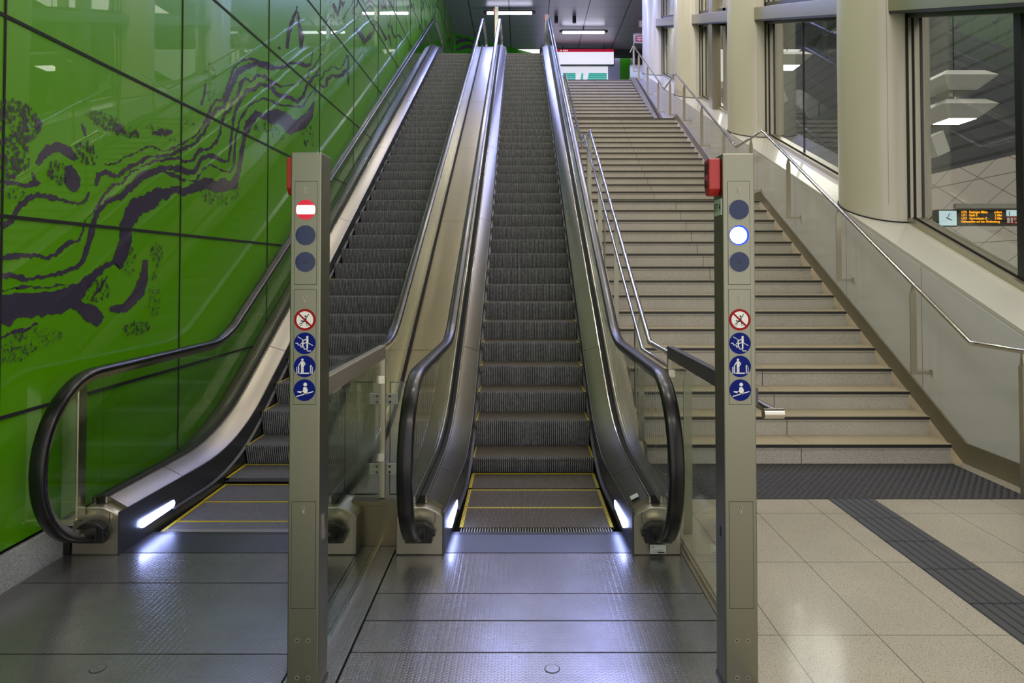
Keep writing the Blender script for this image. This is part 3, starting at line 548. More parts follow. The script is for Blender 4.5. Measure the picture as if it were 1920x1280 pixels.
def escalator(c, phase, name_label, seams):
    E = empty('escalator', (c, 4.2, 0), name_label, 'escalator', 'escalators')
    # steps
    k = 0
    while True:
        kk = k+phase-(1 if phase > 0 else 0); y, z = nose(kk)
        if y > 21.0: break
        yn, zn = nose(kk+1); yp, zp = nose(kk-1)
        drop = max(.03, z-zp)
        back = y+.3975
        y0 = y
        if y0 < 4.60: y0 = 4.60
        b = MB(); b.use(0)
        b.box(c-.528, c+.528, y0+.004 if drop > .05 else y0, back, z-.03, z)
        b.use(1)
        prof = [(0, 0), (.0, -.012), (.006, -.05), (.018, -.11), (.036, -.17), (.05, -drop-.012), (.07, -drop-.012), (.07, -.028), (.07, -.002)]
        if drop > .05:
            prof = [(0, -.0005), (.0, -.012), (.008, -.25*drop), (.020, -.5*drop), (.036, -.78*drop), (.052, -drop-.008), (.09, -drop-.008), (.09, -.0005)]
            b.prism([(y+p, z+q) for p, q in prof], 'x', c-.528, c+.528)
        st = obj('step', b, ['step_tread_grey' if phase > 0 else 'step_tread', 'step_riser'], E)
        if z < 1.8:
            w2 = .0125 if z < .1 else .007
            for s in (-1, 1):
                b = MB(); b.box(c+s*.516-w2, c+s*.516+w2, y0, back, z-.02, z+.003); obj('yellow_border', b, 'step_yellow', st)
            if zn-z < .19: b = MB(); b.box(c-.503, c+.503, back-.022, back-.001, z-.004, z+.002); obj('yellow_border', b, 'step_yellow', st)
        k += 1
    P = densify(deck_path(-.33, -.42, 2.2, 4.6, 21.2), .5); b = MB()
    b.strip([(y, z-.12) for y, z in P], [(y, z) for y, z in P], c-.56, c+.56); obj('step_backing', b, 'black_gap', E)  # dark backing added under the steps to keep background light out of the gaps
    # landing cover and comb
    b = MB(); xa, xb = (c-.895, c+.893)
    if phase > 0: xa, xb = (-2.822, -1.022)
    ysm = [.9] + sorted(seams) + [4.256]
    for a, d in zip(ysm, ysm[1:]):
        if d > a+.01: b.box(xa+.003, xb-.003, a+.0045, d-.0045, -.05, 0)
    b.box(c-.60, c-.5875, 4.259, 4.6, -.05, 0); b.box(c+.5875, c+.60, 4.259, 4.6, -.05, 0)
    cov = obj('floor_cover', b, 'tread_plate', E)
    b = MB(); b.cyl((c+.03, 3.03, 0), 'z', .034, .0012, 28); bc = obj('bolt_cover', b, 'black_gap', cov)
    b = MB(); b.cyl((c+.03, 3.03, .0012), 'z', .031, .0008, 28); obj('cover_disc', b, 'tread_plate', bc)
    b = MB(); b.prism([(4.259, -.04), (4.259, .001), (4.53, .006), (4.59, .003), (4.59, -.04)], 'x', c-.58, c+.58)
    cb = obj('comb_plate', b, 'comb_plate', E)
    b = MB()
    for i in range(57): 
        x = c-.513+i*.0182; b.prism([(4.585, -.02), (4.585, .004), (4.66, -.001), (4.66, -.02)], 'x', x-.003, x+.003)
    obj('comb_teeth', b, 'plate_grey', cb)
    dk_in = deck_path(.27, .10); 
    for s, side in ((-1, 'l'), (1, 'r')):
        # skirt
        def xin(y): 
            f = min(1, max(0, (5.3-y)/1.05)); return .545+.04*f
        P = densify(dk_in, .5)
        b = MB(); vs = []; 
        n = len(P)
        for (y, z) in P:
            zb = min(-.02 if y < 5.4 else z-.62, z-.27 if y > 20 else 9)
            if y < 5.6: zb = -.02
            x = c+s*(xin(y)-.004)
            vs += [(x, y, zb), (x, y, z-.005), (x+s*.012, y, z-.005), (x+s*.012, y, zb)]
        fs = [(4*i+q, 4*i+(q+1) % 4, 4*i+4+(q+1) % 4, 4*i+4+q) for i in range(n-1) for q in range(4)]+[(0, 1, 2, 3)]
        b.add(vs, fs); sk = obj('skirt', b, 'steel_dark', E)
        b = MB(); b.sweep([(0, -.012), (0, .012), (-s*.022, .004), (-s*.022, -.004)], [(c+s*(xin(y)-.004), y, z-.085) for y, z in clip_y(densify(deck_path(.16, -.0+.10-.085, 2.2), .5), 4.8, 21.5)][0:])
        obj('brush_strip', b, 'black', sk)
        # comb light
        b = MB(); yl0, yl1, zc, hr = 4.42, 4.84, .112, .026; pts = []
        for q in range(9): a = math.pi/2+math.pi*q/8; pts.append((yl0+hr+math.cos(a)*hr, zc+math.sin(a)*hr))
        for q in range(9): a = -math.pi/2+math.pi*q/8; pts.append((yl1-hr+math.cos(a)*hr, zc+math.sin(a)*hr))
        xs = c+s*(xin(4.6)-.004)
        b.prism(pts, 'x', xs-s*.011, xs+s*.008)
        cl = obj('comb_light', b, 'emit_comb', sk)
        # inner deck: level pieces between seams
        P2 = densify(dk_in, .3)
        ycuts = [4.30] + [q for q in SEAM_Y] + [22.4]
        for ya, yb in zip(ycuts, ycuts[1:]):
            seg = clip_y(P2, ya+.003, yb-.003)
            prof = lambda i, seg=seg: [(s*xin(seg[i][0]), -.03), (s*xin(seg[i][0]), -.004), (s*(xin(seg[i][0])+.006), .002), (s*.695, .062), (s*.70, .058), (s*.70, -.03)]
            b = MB(); b.sweep(prof, [(c, y, z) for y, z in seg]); obj('inner_deck', b, 'steel_deck', E, smooth=30)
        b = MB(); b.sweep([(s*.698, .03), (s*.698, .07), (s*.709, .07), (s*.709, .03)], [(c, y, z) for y, z in clip_y(P2, 4.28, 22.4)])
        obj('glass_clamp', b, 'bright_strip', E)
        b = MB(); b.sweep([(s*.7095, .0), (s*.7095, .078), (s*.737, .078), (s*.765, .035), (s*.765, .0)], [(c, y, z) for y, z in clip_y(P2, 4.28, 22.4)])
        obj('glass_gasket', b, 'black_gap', E)
        # handrail centre line
        zt, rr, yf = 1.142, .507, 4.227
        zc_ = zt-rr; ytop, ztop = 20.53+1.9, UP+zt
        main = arc_path([(yf, zt), (y_at(zt, .893), zt), (y_at(ztop, .893), ztop), (ytop, ztop)], [1.15, 1.3], nseg=12)
        newel = [(yf+rr*math.cos(a), zc_+rr*math.sin(a)) for a in [math.pi*(1.5-q/22) for q in range(22)]]
        tail = [(yf+.10, zc_-rr+.012)]
        topn = [(ytop+rr*math.sin(math.pi*q/22), ztop-rr+rr*math.cos(math.pi*q/22)) for q in range(1, 23)]
        HP = tail+newel+densify(main, .8)+topn
        xh = c+s*.745
        w_, h_ = .044, .016
        hp = [(w_, -.012), (w_+.001, .0), (w_-.004, .010), (w_-.016, h_), (-w_+.016, h_), (-w_+.004, .010), (-w_-.001, 0), (-w_, -.012), (-w_+.008, -.018), (w_-.008, -.018)]
        b = MB(); b.sweep(hp, [(xh, y, z) for y, z in HP])
        hr_ = obj('handrail', b, 'rubber', E, smooth=50)
        b = MB(); b.sweep([(.036, -.034), (.036, -.0185), (-.036, -.0185), (-.036, -.034)], [(xh, y, z) for y, z in HP])
        b.sweep([(.017, -.056), (.017, -.034), (-.017, -.034), (-.017, -.056)], [(xh, y, z) for y, z in HP])
        obj('rail_guide', b, 'chrome', hr_)
        # glass balustrade
        inner = [(y, z) for y, z in HP]
        def glass_piece(lo, hi):
            b = MB(); b.strip(lo, hi, xh-.005, xh+.005); return obj('glass_panel', b, 'glass_clear', E)
        gl = densify(main, .4)
        top_off = [(y, z-.05) for y, z in gl]
        D = densify(dk_in, .3)
        def zat(P, y):
            for a, q in zip(P, P[1:]):
                if a[0] <= y <= q[0]: return a[1]+(q[1]-a[1])*(y-a[0])/(q[0]-a[0]+1e-9)
            return P[-1][1]
        cuts = [4.30, 5.95, 8.1, 10.75, 13.4, 16.05, 18.7, 21.2, 22.4]
        for ya, yb in zip(cuts, cuts[1:]):
            n = max(4, int((yb-ya)/.2)); Y = [ya+.003+(yb-ya-.006)*q/n for q in range(n+1)]
            glass_piece([(y, zat(D, y)+.05) for y in Y], [(y, zat(gl, y)-.045) for y in Y])
        # rounded newel glass
        A = [math.pi*(1.5-q/22) for q in range(23)]; rg = rr-.045
        lo = [(yf+rg*math.cos(a), zc_+rg*math.sin(a)) for a in A[:12]][::1]
        arc = [(yf+rg*math.cos(a), zc_+rg*math.sin(a)) for a in A]
        poly = [p for p in arc if p[1] > .27 or p[0] < yf-.1] + [(4.298, zt-.045), (4.298, .31)]
        b = MB(); b.prism(poly, 'x', xh-.005, xh+.005); obj('glass_panel', b, 'glass_clear', E)
        # newel base: steel cap with rounded front, chamfered shoulders
        xi, xo = c+s*.5875, c+s*.885
        b = MB(); prof = [(xi, 0), (xi, .235), (c+s*.60, .248), (c+s*.672, .288), (c+s*.70, .297), (c+s*.775, .297), (c+s*.80, .29), (c+s*.875, .245), (xo, .232), (xo, 0)]
        n = 10; vs = []
        def yfro(x):
            t_ = (x-(xi+xo)/2)/((xo-xi)/2); return 4.20+.022*t_*t_
        xsub = []
        for (x, z) in prof: xsub.append((x, z))
        for (x, z) in xsub: vs.append((x, yfro(x)+(.0 if z < .2 else .012), z))
        for (x, z) in xsub: vs.append((x, 4.46, z))
        m_ = len(xsub)
        fs = [(i, (i+1) % m_, m_+(i+1) % m_, m_+i) for i in range(m_)]+[tuple(range(m_))[::-1], tuple(range(m_, 2*m_))]
        b.add(vs, fs)
        nb = obj('newel_base', b, 'steel_cap', E, bevel=.008, smooth=35)
        b = MB(); cx_ = c+s*.735
        b.prism([(cx_-.082, .092), (cx_+.082, .092), (cx_+.082, .18), (cx_+.062, .20), (cx_+.03, .215), (cx_-.03, .215), (cx_-.062, .20), (cx_-.082, .18)], 'y', 4.168, 4.22)
        b.box(cx_-.10, cx_+.10, 4.18, 4.21, .130, .153)
        obj('handrail_inlet', b, 'black', nb, bevel=.004)
        b = MB(); b.cyl((cx_, 4.10, .125), 'x', .0, .0, 3) if 0 else b.box(cx_-.045, cx_+.045, 4.16, 4.30, .115, .19); obj('inlet_brush', b, 'charcoal', nb)
        b = MB(); x_ = c+s*.64; b.box(x_-.001, x_+.001, 4.208, 4.2125, .20, .27) ; obj('seam', b, 'black_gap', nb)
        # upper newel
        b = MB(); b.box(min(xi, xo), max(xi, xo), ytop-.25, ytop+.45, UP, UP+.3); obj('newel_base', b, 'steel_cap', E, bevel=.02)
    return E
e1 = escalator(-1.90, .32, 'left escalator beside the green wall, with a red signal at its entrance', [3.851, 3.145, 2.5])
e2 = escalator(.11, 0, 'right escalator between the other escalator and the stone stairs, blue signal at its entrance', [3.729, 3.441, 3.158, 2.6])
# outer cladding of escalator 1 towards the wall and of escalator 2 towards the stairs
DK = densify(deck_path(.27, .10), .3)
def cladding(E, x0, x1, drop, name='outer_deck'):
    ycuts = [4.44]+SEAM_Y+[22.4]
    for ya, yb in zip(ycuts, ycuts[1:]):
        seg = clip_y(DK, ya+.003, yb-.003); b = MB()
        b.sweep([(x0, -.02), (x0, .012), (x1, .012), (x1, -.02)], [(0, y, z) for y, z in seg]); obj(name, b, 'steel_deck', E)
cladding(e1, -2.80, -2.645, 0); cladding(e2, .865, .995, 0)
b = MB(); seg = clip_y(DK, 4.46, 22.4)
b.strip([(y, max(0, z-1.3)) for y, z in seg], [(y, z-.02) for y, z in seg], .985, .995); obj('side_panel', b, 'steel_median', e2)
b = MB(); b.strip([(y, max(0, z-1.3)) for y, z in seg], [(y, z-.02) for y, z in seg], -2.80, -2.79); obj('side_panel', b, 'charcoal', e1)
b = MB(); b.box(-2.78, -2.765+.07, 4.12, 4.135, .25, 1.07); b.box(-2.71, -2.69, 4.135, 4.21, .25, 1.07); b.box(-2.80, -2.69, 4.10, 4.30, .225, .25)
obj('end_bracket', b, 'bright_strip', e1)
b = MB(); b.box(-2.83, -2.79, 4.22, 4.5, 0, .22); obj('closing_strip', b, 'black', e1)
# stainless cladding between the escalators
m = e2
ycuts = [4.36]+SEAM_Y+[22.4]
for ya, yb in zip(ycuts, ycuts[1:]):
    seg = clip_y(DK, ya+.003, yb-.003); b = MB()
    b.sweep([(-1.136, -.02), (-1.136, .012), (-.652, .012), (-.652, -.02)], [(0, y, z) for y, z in seg]); obj('median_panel', b, 'steel_median', m)
b = MB(); b.box(-1.015, -.775, 4.36, 4.40, 0, .25); obj('median_front', b, 'steel_median', m)
b = MB(); b.box(-1.136, -.652, 22.38, 22.42, UP, UP+.27); obj('median_panel', b, 'steel_median', m)
b = MB(); b.box(-1.016, -.936, .9, 4.355, -.05, 0); b.box(-.93, -.793, .9, 4.355, -.05, 0)
obj('floor_strip', b, 'tread_plate', m)
b = MB(); b.box(1.003, 1.02, .9, 6.2, -.05, 0.004); struct('trim_6', b, 'steel_frame')
# ------------------------------------------------------------------ stairs
RS, GS, DS = .1819, .3256, 6.187
XL, XR = 1.155, 3.925
def stair_y(i):
    y = DS+GS*(i-1)
    if i > 16: y += 1.488-GS*0
    if i > 31: y += 1.56+.0
    return y
# nose 17 sits one landing after nose 16
def ny(i):
    if i <= 16: return DS+GS*(i-1)
    if i <= 31: return DS+GS*15+1.488+GS*(i-17)
    return DS+GS*15+1.488+GS*14+1.56+GS*(i-32)
stairs = empty('staircase', (2.55, DS, 0), 'wide pale terrazzo staircase with dark bands under the tread edges, right of the escalators', 'staircase')
for i in range(1, 47):
    y, z = ny(i), RS*i; yn = ny(i+1) if i < 46 else y+.35
    xr = XR if i <= 31 else 3.83
    b = MB()
    b.use(0); b.box(XL, xr, y, yn+.02, z-.035, z)          # tread slab
    b.use(1); b.box(XL-.001, xr+.001, y-.003, y+.02, z-.032, z-.007)  # dark strip at the top of the riser
    b.use(2); b.box(XL, 2.557, y+.012, yn+.02, z-RS+.0, z-.035); b.box(2.563, xr, y+.012, yn+.02, z-RS, z-.035)
    b.use(3); b.box(XL, xr, y+.0105, y+.013, z-.058, z-.055)
    b.use(3); b.box(2.557, 2.563, y+.016, y+.03, z-RS, z-.035); b.box(2.5585, 2.5615, y+.03, yn+.005, z-.001, z+.0006)
    obj('step', b, ['stair_tread', 'charcoal', 'stair_riser', 'black_gap'], stairs)
# sloping stone gutter beside the treads and skirting on the wall
def pitch(y, off):
    # nose line + off, level over the landings
    segs = [(DS, RS), (ny(16), RS*16), (ny(17)-GS, RS*16), (ny(31), RS*31), (ny(32)-GS, RS*31), (ny(46), RS*46)]
    return None
top = [(4.35, .19), (DS, .19), (ny(16)+.34, RS*16+.19), (ny(17)+.0, RS*16+.19), (ny(31)+.34, RS*31+.19), (ny(32), RS*31+.19), (ny(46)+.3, UP+.17), (24.5, UP+.17)]
b = MB(); b.prism(top+[(24.5, UP-.3), (8.5, .0), (4.35, 0)], 'x', 4.055, 4.074)
struct('baseboard_right', b, 'skirting_stone')
gut = [(DS+.06, 0), (ny(16)+.27, RS*16-.02), (ny(17)+.2, RS*16), (ny(31)+.27, RS*31-.02), (ny(31)+.3, RS*31-.8), (8.0, 0)]
b = MB(); b.prism([(DS+.04, 0), (ny(16)+.28, RS*16), (ny(17)+.02, RS*16), (ny(31)+.28, RS*31), (ny(32), RS*31), (ny(32), RS*31-.6), (7.5, 0)], 'x', 3.928, 4.055)
obj('side_gutter', b, 'stair_tread', stairs)
b = MB(); b.prism([(ny(32)-.02, RS*31), (ny(46)+.28, UP+.16), (24.3, UP+.16), (24.3, UP-.4), (ny(32)-.02, RS*31-.4)], 'x', 3.835, 4.02)
obj('side_gutter', b, 'skirting_stone', stairs)
b = MB(); b.prism([(DS-.05, 0), (ny(16)-.05, RS*16+.06), (ny(17)-.2, RS*16+.06), (ny(31)-.05, RS*31+.06), (ny(32)-.2, RS*31+.06), (ny(46), UP+.06), (ny(46), UP-1), (8, 0)], 'x', 1.06, 1.15)
obj('stringer', b, 'stair_tread', stairs)
# ------------------------------------------------------------------ rubber mat and guide strip
b = MB(); b.box(1.02, 3.93, 5.245, 6.18, 0, .006)
o = obj('entrance_mat', b, 'mat_rubber'); tag(o, 'dark rubber mat lying at the foot of the stone stairs', 'mat')
g = empty('tactile_strip', (2.545, 4.5, 0), 'dark ribbed guide strip running across the pale floor to the rubber mat', 'guide strip')
b = MB(); yy = 5.24
while yy > .9:
    y2 = yy-.41
    b.use(1).box(2.37, 2.72, y2+.001, yy-.0, 0, .003); b.use(0)
    for r in range(6):
        x = 2.372+r*.0580; b.prism([(x, .003), (x+.004, .0075), (x+.047, .0075), (x+.051, .003)], 'y', y2+.006, yy-.003)
    yy = y2
obj('ribbed_tile', b, ['tactile', 'black'], g)
# ------------------------------------------------------------------ handrail on the right wall
hr = empty('stair_handrail', (3.93, 5.3, 0), 'round steel handrail zigzagging up the right wall beside the stairs', 'handrail')
XH = 3.90
def rail_pts(x, y_end, z0=1.135):
    s = .578
    p = [(x, y_end, z0), (x, 5.86, z0)]
    y1 = 10.83; z1 = z0+s*(y1-5.86); p.append((x, y1, z1))
    y2 = 12.15; z2 = z1-.02; p.append((x, y2, z2))
    y3 = ny(31)-.27; z3 = z2+s*(y3-y2); p.append((x, y3, z3))
    y4 = ny(32)-.45; z4 = z3-.02; p.append((x, y4, z4))
    y5 = ny(46)-.1; z5 = z4+s*(y5-y4); p.append((x, y5, z5)); p.append((x, y5+.7, z5))
    return p
pts = rail_pts(XH, 5.22)
b = MB(); b.tube(pts, .0215, 16); tube = obj('rail', b, 'chrome', hr, smooth=40)
b = MB()
for (i, f) in ((0, .93), (1, .97), (2, .03), (3, .03), (4, .03), (5, .03)):
    a_, c_ = Vector(pts[i]), Vector(pts[i+1]); p = a_.lerp(c_, f); d = (c_-a_).normalized()
    q = p+d*.05; b.tube([p, q], .0232, 16)
obj('sleeve', b, 'bright_strip', tube, smooth=40)
def zrail(P, y):
    for a, c in zip(P, P[1:]):
        if a[1] <= y <= c[1]: return a[2]+(c[2]-a[2])*(y-a[1])/(c[1]-a[1]+1e-9)
    return P[-1][2]
for y in (6.72, 8.27, 9.8, 11.38, 12.9, 14.46, 16.0, 17.5, 19.0, 20.6, 22.1, 23.1):
    z = zrail(pts, y)
    b = MB(); b.prism([(XH-.03, z-.90), (XH+.03, z-.90), (XH+.03, z-.12), (XH+.006, z-.015), (XH-.006, z-.015), (XH-.03, z-.12)], 'y', y-.007, y+.007)
    b.box(XH+.03, WR-.002, y-.007, y+.007, z-.90, z-.87)
    b.box(WR-.010, WR-.001, y-.02, y+.02, z-.905, z-.855)
    obj('post', b, 'steel_frame', hr)
b = MB(); b.box(XH-.022, XH+.022, 5.235, 5.28, 0, 1.02); b.prism([(5.235, 1.02), (5.28, 1.02), (5.265, 1.115), (5.25, 1.115)], 'x', XH-.012, XH+.012)
obj('post', b, 'steel_frame', hr)
# ------------------------------------------------------------------ handrail on the left of the stairs
hl = empty('stair_handrail', (1.115, 5.9, 0), 'round steel handrail on posts between the right escalator and the stairs', 'handrail')
XB = 1.12
pl = rail_pts(XB, 3.0)
b = MB(); b.tube([(XB, 2.99, 1.135)]+pl[1:], .0215, 16)
b.tube([(1.064, 2.975, 1.135), (1.145, 2.975, 1.135), (1.151, 2.975, 1.135)], .0225, 20); obj('rail', b, 'chrome', hl, smooth=40)
for y in (4.55, 6.3, 7.9, 9.5, 10.9, 13.4, 15.2, 16.8, 18.7, 20.4, 22.2):
    z = zrail(pl, y); i = max([q for q in range(1, 47) if ny(q) <= y] or [0]); zb = RS*i if i else 0
    b = MB(); b.box(XB-.028, XB+.028, y-.006, y+.006, zb, z-.12); b.prism([(XB-.028, z-.12), (XB+.028, z-.12), (XB+.004, z-.02), (XB-.004, z-.02)], 'y', y-.004, y+.004)
    obj('post', b, 'steel_post', hl)
# guard rail on the escalator side
gr = empty('guard_rail', (1.02, 5.9, 0), 'thin straight steel guard rail close beside the right escalator handrail', 'guard rail')
s_ = RS/GS
b = MB(); b.tube([(1.035, 4.72, 1.09), (1.035, 5.75, 1.09), (1.035, 10.9, 1.09+s_*5.15), (1.035, 12.1, 1.09+s_*5.15)], .016, 12); obj('rail', b, 'chrome', gr, smooth=40)
for y in (6.1, 8.3, 10.4):
    z = 1.09+s_*(y-5.75); b = MB(); b.box(1.028, 1.042, y-.03, y+.03, z-.75, z-.01); b.box(1.035, XB, y-.008, y+.008, z-.25, z-.235); obj('post', b, 'steel_post', gr)
# ------------------------------------------------------------------ glass barriers with top bar from signal post to newel
def barrier(x, y1, label, gap, zt_=1.275):
    o = empty('glass_barrier', (x, 3.6, 0), label, 'barrier', 'glass barriers')
    b = MB(); b.box(x-.022, x+.022, 3.012, y1, zt_-.085, zt_); obj('top_bar', b, 'steel_dark' if gap else 'steel_frame', o, bevel=.004)
    b = MB(); b.box(x-.018, x+.018, y1-.005, y1+.03, 0 if gap else .285, zt_-.085 if not gap else zt_-.002); po = obj('post', b, 'steel_frame', o, bevel=.003)
    b = MB(); b.box(x-.005, x+.005, 3.02, y1-.01, .03, zt_-.1); obj('glass_pane', b, 'glass_clear', o)
    b = MB(); b.box(x-.012, x+.012, 3.01, y1, .0, .03); obj('base_channel', b, 'bright_strip', o)
    for z in (.55, 1.05):
        b = MB(); b.box(x-.02, x+.022, y1-.035, y1-.006, z-.02, z+.03); obj('clip', b, 'chrome', o)
    return o
ba = barrier(-.90, 4.42, 'glass barrier with steel top bar behind the red signal post, between the escalators', False)
bb = barrier(1.035, 4.68, 'glass barrier with dark steel top bar behind the blue signal post, beside the stairs', True, 1.24)
YG = 4.45
gp = empty('glass_gate', (-.9, YG, .29), 'two small clear glass panes clamped to a slim post above the median cladding', 'glass panes')
b = MB(); b.prism([(-1.15, .30), (-.925, .30), (-.925, 1.03), (-1.10, 1.03), (-1.15, .985)], 'y', YG-.005, YG+.005); obj('glass_pane', b, 'glass_clear', gp)
b = MB(); b.box(-.855, -.715, YG-.005, YG+.005, .30, 1.03); obj('glass_pane', b, 'glass_clear', gp)
b = MB(); e_ = .0035
for x0, x1, z0, z1 in ((-1.15, -.925, .296, .303), (-.855, -.715, .296, .303), (-1.10, -.925, 1.027, 1.031), (-.855, -.715, 1.027, 1.031)): b.box(x0, x1, YG-.006, YG+.006, z0, z1)
for x, z1 in ((-1.15, .985), (-.925, 1.03), (-.855, 1.03), (-.715, 1.03)): b.box(x-.002, x+.002, YG-.006, YG+.006, .30, z1)
obj('glass_edge', b, 'glass_edge', gp)
for z in (.43, .885):
    for x0, x1 in ((-.985, -.915), (-.875, -.80)):
        b = MB(); b.box(x0, x1, YG-.018, YG-.005, z, z+.075); cl = obj('clamp', b, 'plate_grey', gp, bevel=.006)
        b = MB(); xb_ = x1-.02 if x1 < -.9 else x0+.022
        for zz in (z+.018, z+.055): b.cyl((xb_, YG-.020, zz), 'y', .0085, .003, 12)
        obj('screw', b, 'charcoal', cl)
# ------------------------------------------------------------------ signal posts
def disc(mb, x, z, y, r, th=.002, n=36): return mb.cyl((x, y-th, z), 'y', r, th, n)
def bar(mb, p, q, w, y, th=.0006):
    (x0, z0), (x1, z1) = p, q; L = math.hypot(x1-x0, z1-z0); nx, nz = -(z1-z0)/L*w/2, (x1-x0)/L*w/2
    return mb.prism([(x0+nx, z0+nz), (x0-nx, z0-nz), (x1-nx, z1-nz), (x1+nx, z1+nz)], 'y', y-th, y)
def pictogram(kind, x, z, y, r, parent):
    b = MB(); disc(b, x, z, y, r, .0015)
    base = obj('pictogram_sign', b, 'sign_red' if kind == 0 else 'sign_blue', parent)
    yf = y-.0015; P = lambda a, c: (x+a*r, z+c*r)
    if kind == 0:
        b = MB(); disc(b, x, z, yf, r*.78, .0004); obj('sign_field', b, 'sign_white', base)
        b = MB(); y2 = yf-.0004
        bar(b, P(.36, .52), P(-.12, -.22), .07*r, y2); bar(b, P(-.38, -.1), P(.08, -.14), .1*r, y2); bar(b, P(-.36, -.38), P(.1, .02), .07*r, y2); bar(b, P(.0, -.1), P(.26, -.40), .07*r, y2); bar(b, P(-.02, .1), P(.12, -.02), .2*r, y2)
        disc(b, *P(.06, .32), y2, .09*r, .0006, 14)
        for cx_ in (-.36, .25):
            for k in range(12):
                a0, a1 = 6.283*k/12, 6.283*(k+1)/12
                bar(b, P(cx_+.12*math.cos(a0), -.42+.12*math.sin(a0)), P(cx_+.12*math.cos(a1), -.42+.12*math.sin(a1)), .04*r, y2)
        obj('pictogram', b, 'ink', base)
        b = MB(); bar(b, P(-.62, .60), P(.62, -.60), .15*r, y2-.0006); obj('prohibition_bar', b, 'sign_red', base)
        return
    b = MB(); y2 = yf
    if kind == 1:
        st = [(-.85, .02), (-.62, .02), (-.62, -.15), (-.35, -.15), (-.35, -.34), (-.06, -.34), (-.06, -.52), (.24, -.52), (.24, -.70), (.6, -.70)]
        for p, q in zip(st, st[1:]): bar(b, P(*p), P(*q), .06*r, y2)
        bar(b, P(-.65, .62), P(-.1, .3), .05*r, y2); bar(b, P(.36, .02), P(.76, -.2), .05*r, y2)
        disc(b, *P(.24, .58), y2, .11*r, .0006, 16); bar(b, P(.24, .46), P(.24, .0), .2*r, y2); bar(b, P(.24, .02), P(.24, -.48), .13*r, y2)
        bar(b, P(.2, .4), P(-.1, .28), .08*r, y2); bar(b, P(-.1, .28), P(-.2, .36), .06*r, y2); bar(b, P(.18, .1), P(-.12, -.02), .07*r, y2)
        disc(b, *P(-.17, .22), y2, .08*r, .0006, 14); bar(b, P(-.17, .14), P(-.17, -.32), .11*r, y2); bar(b, P(-.17, .1), P(-.36, -.04), .06*r, y2)
    elif kind == 2:
        disc(b, *P(-.2, .62), y2, .11*r, .0006, 16); bar(b, P(-.2, .48), P(-.2, .0), .24*r, y2)
        bar(b, P(-.3, .44), P(-.46, .2), .09*r, y2); bar(b, P(-.46, .2), P(-.56, .06), .08*r, y2); bar(b, P(-.1, .44), P(.06, .24), .09*r, y2); bar(b, P(.06, .24), P(-.08, .06), .08*r, y2)
        bar(b, P(-.26, .0), P(-.26, -.55), .10*r, y2); bar(b, P(-.13, .0), P(-.13, -.55), .10*r, y2)
        bar(b, P(-.42, -.62), P(.42, -.62), .10*r, y2)
        for xx in (-.72, -.6, -.5, .54, .64, .74): bar(b, P(xx, -.04 if abs(xx) > .58 else .1), P(xx, -.66), .045*r, y2)
        bar(b, P(-.54, .08), P(-.54, -.5), .1*r, y2); bar(b, P(.60, .12), P(.60, -.5), .12*r, y2)
    else:
        disc(b, *P(.08, .52), y2, .17*r, .0006, 20)
        b.prism([P(-.08, .28), P(.2, .28), P(.32, .0), P(.24, -.38), P(-.02, -.40), P(-.06, -.18), P(-.3, -.1), P(-.62, -.08), P(-.64, -.18), P(-.3, -.26), P(-.12, -.02)][::-1], 'y', y2-.0006, y2)
        bar(b, P(-.72, -.58), P(.84, -.12), .08*r, y2)
    obj('pictogram', b, 'sign_white', base)
def keyhole(x, z, y, parent):
    b = MB(); disc(b, x, z, y, .0075, .003, 18); k = obj('lock', b, 'steel_cap', parent)
    b = MB(); b.box(x-.004, x+.004, y-.0015, y, z-.024, z-.009); obj('lock_cover', b, 'plate_grey', k)
    b = MB(); b.box(x-.001, x+.001, y-.0036, y-.003, z-.005, z+.005); obj('key_slot', b, 'ink', k)
def frame(mb, x0, x1, z0, z1, y, w=.0016, th=.0007):
    for a in ((x0, x1, z0, z0+w), (x0, x1, z1-w, z1), (x0, x0+w, z0, z1), (x1-w, x1, z0, z1)): mb.box(a[0], a[1], y-th, y, a[2], a[3])
